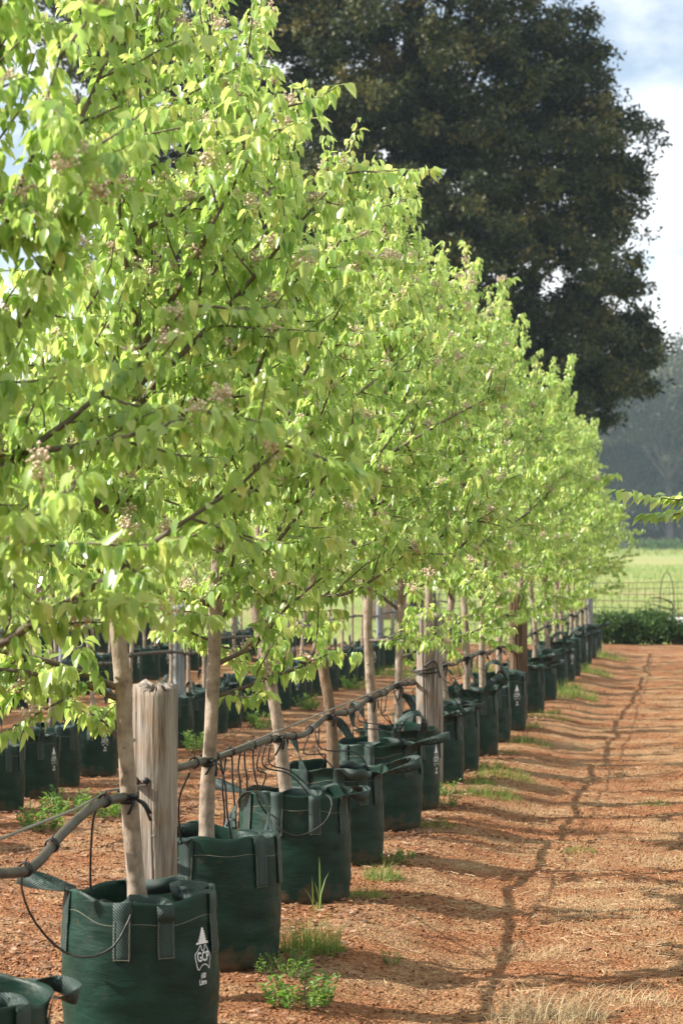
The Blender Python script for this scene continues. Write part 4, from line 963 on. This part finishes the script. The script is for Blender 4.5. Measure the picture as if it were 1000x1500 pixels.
for k, (xp, yp, lab) in enumerate(((95, 1190, 'leafy weed under the second row bags left of the squat post'), (155, 1198, 'small leafy weed close behind the pale trunk at the squat post'), (385, 1068, 'bright leafy weed between the second and third rows behind the leaning trunk'), (290, 1100, 'leafy weed by the second row bags behind the squat post'),
                                  (452, 1040, 'tall leafy weed between bags of the second row near the brown trunk'), (520, 1010, 'leafy weed in the second row behind the pale thin trunk'), (60, 1215, 'low weed in the litter beside the hanging pipe'))):
    Wd(lab, xp, yp, 0.17, 0.16, 22, group='weeds between the back rows')
T('grassy strip between the back rows behind the pale split post', 590, 990, 0.18, 0.5, 300, wd=0.004, group='weeds between the back rows')
T('bright grassy strip in the back rows behind the dark brown post', 700, 985, 0.22, 0.6, 300, wd=0.004, group='weeds between the back rows')
T('grass growing under the third row left of the leaning trunk', 345, 1040, 0.2, 0.35, 300, wd=0.003, group='weeds between the back rows')

# ------------------------------------------------------------------ end of the path: shrubs, wire fence, slab
def cloud_leaves(g, centres, radii, per, size, asp, flat=0.8):
    c = np.repeat(centres, per, 0); rr = np.repeat(radii, per); n = len(c)
    d = unit(g.normal(size=(n, 3))) * (g.random(n) ** 0.45)[:, None] * rr[:, None]; d[:, 2] *= flat
    dr = unit(d + 0.8 * rr[:, None] * g.normal(size=(n, 3)) + np.array((0, 0, -0.3)) * rr[:, None]); s = size * g.uniform(.6, 1.35, n)
    nr = unit(g.normal(size=(n, 3)) + np.array((0, 0, 0.6))); sd_ = unit(np.cross(nr, dr)) * (s * asp)[:, None]
    b = c + d; V = np.stack([b, b + dr * (s * .5)[:, None] + sd_, b + dr * s[:, None], b + dr * (s * .5)[:, None] - sd_], 1).reshape(-1, 3)
    q = np.arange(4 * n).reshape(-1, 4)
    ct = np.repeat(g.normal(0, .14, len(centres)), per)
    return V, q, np.repeat(np.clip(g.normal(.45, .22, n) + ct, 0, 1), 4)
def shrub(label, x, y, w_, h, seed):
    g = np.random.default_rng(seed); root = empty('shrub', (x, y, float(gz(x, y)))); n = 34
    a = g.random(n) * 6.28; r = w_ * np.sqrt(g.random(n)); cz = h * g.uniform(.12, .92, n) * (1 - 0.35 * (r / w_) ** 2); C = np.stack([r * np.cos(a), r * np.sin(a) * .8, cz], -1)
    V, q, t = cloud_leaves(g, C, np.full(n, 0.20) * g.uniform(.7, 1.3, n), 110, 0.055, 0.28)
    V[:, 2] = np.maximum(V[:, 2], 0.0)
    f = link('foliage', mesh_np('foliage', V, [q], False, [M['shrub_leaf']], {'tint': t}), root); f['kind'] = 'stuff'
    mb = MB()
    for c in C[:14]: mb.tube(spline([np.array((c[0] * .2, c[1] * .2, -0.03)), c * np.array((.6, .6, .5)), c], 6), np.linspace(0.012, 0.003, 6), 5, False)
    mb.build('stem', M['twig'], root)
    return tagset(root, label, 'shrub', 'dark shrubs closing the path')
for k, (xp, Z, ww, hh, lab) in enumerate(((893, 44.6, .38, .62, 'dark green shrub next to the grey end post'), (925, 44.8, .5, .72, 'dense dark green shrub in the middle of the path end'), (962, 44.8, .5, .74, 'dark green shrub under the bent wire hoop'), (1003, 44.6, .45, .45, 'low brownish green shrub in front of the pale slab'), (1060, 44.8, .5, .6, 'dark shrub past the pale slab at the path end'))):
    shrub(lab, at(xp, Z), Z, ww, hh, 60 + k)
def fence():
    root = empty('wire_fence', (at(930, 46), 46.2, float(gz(at(930, 46), 46.2)))); x0, x1 = -4.6, 5.0; top = 1.12
    for z in (0.15, 0.32, 0.48, 0.63, 0.77, 0.90, 1.01, 1.12): MB().tube(np.array([(x, 0.006 * math.sin(x * 3), z + 0.012 * math.sin(x * 1.7 + z * 5)) for x in np.linspace(x0, x1, 30)]), 0.006, 4).build('line_wire', M['fence_wire'], root)
    for x in np.arange(x0, x1, 0.155): MB().tube(np.array([(x, 0, 0.1), (x + 0.012 * rng.normal(), 0.006, 0.6), (x, 0, top)]), 0.0055, 4).build('stay_wire', M['fence_wire'], root)
    for x in (-4.6, -1.4, 1.6, 4.9):
        MB().tube(np.array([(x, 0.03, -0.3), (x, 0.03, 0.5), (x + 0.01, 0.03, 1.22)]), [0.035, 0.034, 0.032], 8).build('fence_post', M['post_grey'], root)
    return tagset(root, 'wire mesh stock fence running behind the dark shrubs', 'fence')
fence()
h0 = [px(964, 905, 45.5), px(966, 868, 45.5), px(975, 838, 45.5), px(985, 862, 45.5), px(989, 908, 45.5)]
h0[0][2] = float(gz(h0[0][0], 45.5)) - 0.02; h0[-1][2] = float(gz(h0[-1][0], 45.5)) - 0.02
tagset(MB().tube(spline(h0, 30), 0.008, 6).build('wire_hoop', M['fence_wire']), 'thin bent hoop standing behind the shrubs at the fence', 'hoop')
db = MB(); b0 = px(984, 932, 45.2); b0[2] = float(gz(b0[0], 45.2)) - 0.02
for P, r in (([b0, px(984, 905, 45.2), px(984, 884, 45.2), px(970, 877, 45.2), px(950, 876, 45.1)], .018), ([px(984, 893, 45.2), px(965, 888, 45.1), px(942, 882, 45.0)], .016), ([px(984, 884, 45.2), px(968, 876, 45.3), px(958, 874, 45.3)], .012)): db.tube(spline(P, 14), np.linspace(r, r * .4, 14), 6)
tagset(db.build('dead_branch', M['dark_bark']), 'bare dead branch leaning over the shrubs by the hoop', 'branch')
sx0, sx1 = at(986, 47.2), at(1120, 47.2)
bm = MB(); zt = float(px(990, 906, 47.2)[2]); zg = float(gz(sx0, 47.2)) - 0.1
c8 = np.array([(sx0, 46.8, zg), (sx1, 46.8, zg), (sx1, 48.2, zg), (sx0, 48.2, zg), (sx0 + .02, 46.82, zt), (sx1, 46.82, zt), (sx1, 48.2, zt), (sx0 + .02, 48.2, zt)])
bm.add(c8, [(0, 1, 5, 4), (1, 2, 6, 5), (2, 3, 7, 6), (3, 0, 4, 7), (4, 5, 6, 7), (3, 2, 1, 0)])
tagset(bm.build('concrete_slab', M['concrete'], None, False), 'pale grey slab beyond the fence beside the shrubs', 'slab')
# pasture grass near the fence
g = np.random.default_rng(88); n = 26000
yy = 46.5 * (150 / 46.5) ** g.random(n); xx = (0.02 + 0.16 * g.random(n)) * yy + 3 * g.normal(size=n)
sc_ = (yy / 46.5) ** 0.75; H = 0.10 * g.uniform(.4, 1.3, n) * sc_; a = g.random(n) * 6.28; W_ = 0.008 * sc_
e = np.stack([np.cos(a), np.sin(a), 0 * a], -1); B = np.stack([xx, yy, fieldz(xx, yy) - 0.02], -1)
tp_ = B + e * (H * .5)[:, None] + np.array((0, 0, 1)) * H[:, None]; s_ = np.stack([-np.sin(a), np.cos(a), 0 * a], -1) * W_[:, None]
V = np.stack([B - s_, B + s_, tp_], 1).reshape(-1, 3)
patch = np.clip(0.55 + 0.5 * fbm(xx * .12, yy * .07, 4, 3), 0, 1)
tagset(link('pasture_grass', mesh_np('pasture_grass', V, [np.arange(3 * n).reshape(-1, 3)], False, [M['grass']], {'tint': np.repeat(np.clip(patch + .2 * g.normal(size=n), 0.2, 1), 3)})), 'pale green pasture grass beyond the wire fence', 'grass', None, 'stuff')

# ------------------------------------------------------------------ the great dark tree
def big_tree():
    g = np.random.default_rng(17); Y = 58.0; cx = at(590, Y)
    root = empty('evergreen_tree', (cx, Y, float(gz(cx, Y)) - 0.1))
    # lobes: photo pixel, depth offset, radius in metres
    lobes = [(600, -120, 0, 3.6), (470, -40, -1, 3.4), (740, 10, 0, 2.5), (350, 60, 0, 3.2), (560, 110, -2, 3.4), (700, 130, -1, 2.9), (820, 130, 0, 2.0), (860, 200, 0, 1.7), (780, 260, -1.5, 2.4), (640, 290, -2.5, 3.0), (890, 270, .3, 1.35),
             (480, 300, -2, 3.0), (340, 300, 0, 3.0), (860, 350, 0, 1.5), (760, 400, -1.5, 2.5), (640, 470, -2, 2.6), (880, 440, 0, 1.4), (915, 500, 0, 1.15), (880, 545, 0, 1.35), (800, 530, -1, 2.0), (720, 580, -1, 1.9), (840, 585, 0, 1.0), (500, 520, -1, 3.0), (300, 480, 1, 2.6), (420, 620, 0, 2.6), (600, 630, 0, 2.4), (700, -250, 0, 2.6), (520, -260, 0, 3.0), (230, 150, 1, 2.8), (250, 330, 1, 2.6), (180, 20, 1, 2.4), (600, 200, 2.5, 4.5), (560, 450, 2.5, 4.5), (620, -350, 0, 2.4)]
    C = []; Rr = []
    base = np.array((cx, Y, float(gz(cx, Y)) - 0.1)); LC = []
    for x, y, dz, r in lobes:
        c = px(x, y, Y) + np.array((0, dz, 0)) - base; LC.append(c); m = int(8.5 * r ** 1.8) + 5
        d = unit(g.normal(size=(m, 3))) * (g.uniform(0.45, 1.0, m) * r * 0.92)[:, None]; d[:, 2] *= 0.85
        C.append(c + d); Rr.append(g.uniform(.40, .80, m))
    C = np.vstack(C); Rr = np.concatenate(Rr); LC = np.array(LC)
    # each bough end carries a few tight sprays of leaves
    m = 8; C2 = np.repeat(C, m, 0) + unit(g.normal(size=(len(C) * m, 3))) * (np.repeat(Rr, m) * g.uniform(.25, .95, len(C) * m))[:, None] * np.array((1, 1, .6))
    V, q, t = cloud_leaves(g, C2, g.uniform(.16, .34, len(C2)), 40, 0.135, 0.22, 0.7)
    t = np.clip(t + np.repeat(g.normal(-0.08, 0.22, len(C)), m * 40 * 4), 0, 1)  # olive boughs: new growth, plus sunlit clumps put into the leaf tint
    f = link('crown', mesh_np('crown', V, [q], False, [M['dark_leaf']], {'tint': t}), root); f['kind'] = 'stuff'
    tr_ = spline([(0, 0, -0.3), (0.1, 0, 2.5), (-0.1, 0.2, 5.5), (0.2, 0.2, 9), (0.3, 0.1, 13), (0.2, 0, 17)], 26)
    MB().tube(tr_, np.linspace(0.62, 0.08, 26) * (1 + .5 * np.exp(-np.linspace(0, 8, 26))), 12).build('trunk', M['dark_bark'], root)
    for c in LC:
        zt = max(1.8, c[2] * 0.62 - 0.5); k = int(np.argmin(np.abs(tr_[:, 2] - zt))); s = tr_[k]
        MB().tube(spline([s, (s + c) / 2 + np.array((0, 0, -0.35)) + .3 * g.normal(size=3), c], 12), np.linspace(0.17, 0.03, 12), 6).build('limb', M['dark_bark'], root)
    return tagset(root, 'huge dark evergreen tree towering behind the bright pear row', 'tree')
big_tree()

# ------------------------------------------------------------------ far forest of gum trees
def gum(seed, H):
    g = np.random.default_rng(seed); root = empty('gum_tree'); mb = MB(); C = []; Rr = []
    fk = H * g.uniform(.28, .42); base = [np.array((0, 0, -0.5)), np.array((.1, 0, fk * .5)), np.array((g.normal() * .3, 0, fk))]
    mb.tube(spline(base, 8), np.linspace(0.42, 0.30, 8), 7)
    for k in range(6):
        a = k * 2.4 + g.random(); e = base[-1] + np.array((math.cos(a) * H * .20, math.sin(a) * H * .20, H * g.uniform(.25, .58)))
        mb.tube(spline([base[-1], (base[-1] + e) / 2 + .5 * g.normal(size=3), e], 8), np.linspace(0.20, 0.05, 8), 5)
        for j in range(9):
            C.append(e + g.normal(size=3) * np.array((1, 1, .9)) * H * .075 + np.array((0, 0, H * .02))); Rr.append(H * .06 * g.uniform(.7, 1.4))
    for j in range(8): C.append(np.array((g.normal() * H * .12, g.normal() * H * .12, H * g.uniform(.25, .5)))); Rr.append(H * .05)
    C = np.array(C); V, q, t = cloud_leaves(g, C, np.array(Rr), 170, 0.34, 0.3, .75)
    f = link('crown', mesh_np('crown', V, [q], False, [M['gum_leaf']], {'tint': t}), root); f['kind'] = 'stuff'
    mb.build('trunk', M['gum_bark'], root)
    return root
gums = [gum(70 + k, 15.0 + 1.2 * k) for k in range(5)]
g = np.random.default_rng(3); spots = []
for row, (Y, step) in enumerate(((326, 7.2), (338, 6.8), (352, 6.6), (369, 6.6), (389, 6.6))):
    x = (18 if row else 19) + row * 1.8
    while x < 66: spots.append((x + g.normal() * .7, Y + g.normal() * 2.5)); x += step * g.uniform(.8, 1.2)
for k, (x, y) in enumerate(spots):
    o = gums[k] if k < 5 else copy_tree(gums[k % 5])
    o.location = (x, y, float(fieldz(np.array(x), np.array(y))) - 0.1); o.rotation_euler = (0, 0, g.random() * 6.28); s = 1.43 * g.uniform(.82, 1.12); o.scale = (s, s, s)
    tagset(o, 'hazy blue green gum tree in the far forest across the pasture', 'tree', 'gum trees of the far forest')
# the rest of the wood, left and right, reads as one mass
C = []; 
for k in range(2000):
    x = g.uniform(-215, 215) if k < 1500 else g.uniform(8, 85); y = g.uniform(332, 430) if k < 1500 else g.uniform(362, 395)
    if 12 < x < 74 and y < 358: continue
    C.append((x, y, float(fieldz(np.array(x), np.array(y))) + g.uniform(0, 21)))
C = np.array(C); V, q, t = cloud_leaves(g, C, np.full(len(C), 3.6) * g.uniform(.7, 1.4, len(C)), 60, 1.1, 0.35, .9)
tagset(link('far_forest', mesh_np('far_forest', V, [q], False, [M['gum_leaf']], {'tint': t})), 'hazy forest spreading along the edge of the pasture', 'forest', None, 'stuff')
# tall dry grass along the forest foot
n = 12000; yy = g.uniform(200, 325, n); xx = yy * g.uniform(0.03, 0.2, n); a = g.random(n) * 6.28; H = g.uniform(.2, .7, n) * (0.4 + 0.6 * (yy > 270)); e = np.stack([np.cos(a), np.sin(a), 0 * a], -1)
B = np.stack([xx, yy, fieldz(xx, yy) - 0.02], -1); V = np.stack([B - e * .05, B + e * .05, B + e[:, ::-1] * .2 * np.array((1, 1, 1)) + np.array((0, 0, 1)) * H[:, None]], 1).reshape(-1, 3)
tagset(link('dry_grass_band', mesh_np('dry_grass_band', V, [np.arange(3 * n).reshape(-1, 3)], False, [M['grass']], {'tint': np.repeat(0.6 + 0.4 * g.random(n), 3)})), 'tall pale brown grass in front of the far forest', 'grass', None, 'stuff')
# low scrub along the forest foot
for k, (xp, Z) in enumerate(((918, 262), (950, 250), (985, 270), (1010, 255))):
    x = at(xp, Z); C = np.stack([x + 2.3 * g.normal(size=14), Z + 1.4 * g.normal(size=14), float(fieldz(np.array(x), np.array(Z))) + g.uniform(.0, .8, 14)], -1)
    V, q, t = cloud_leaves(g, C, np.full(14, .6), 60, 0.3, .35); 
    root = empty('scrub_bush', (x, Z, float(fieldz(np.array(x), np.array(Z))))); V -= np.array(root.location)
    f = link('foliage', mesh_np('foliage', V, [q], False, [M['shrub_leaf' if k % 2 else 'gum_leaf']], {'tint': t}), root); f['kind'] = 'stuff'
    tagset(root, 'low scrub bush at the far edge of the pasture below the forest', 'bush', 'scrub at the forest edge')

# ------------------------------------------------------------------ haze
mh, n, l, out = new_mat('pale_haze')
pv = n.new('ShaderNodeVolumePrincipled'); pv.inputs['Density'].default_value = 0.00032; pv.inputs['Color'].default_value = (0.62, 0.78, 1.0, 1); pv.inputs['Anisotropy'].default_value = 0.1
l.new(pv.outputs[0], out.inputs['Volume'])
X0, X1, Y0, Y1, Z0, Z1 = -1000, 1000, -1000, 1400, -1.6, 46.0
hv = np.array([(x, y, z) for z in (Z0, Z1) for x, y in ((X0, Y0), (X1, Y0), (X1, Y1), (X0, Y1))])
hq = [(0, 3, 2, 1), (4, 5, 6, 7), (0, 1, 5, 4), (1, 2, 6, 5), (2, 3, 7, 6), (3, 0, 4, 7)]
tagset(link('haze', mesh_np('haze', hv, [np.array(hq)], False, [mh])), 'pale blue haze hanging in the air over the pasture', 'haze', None, 'stuff')
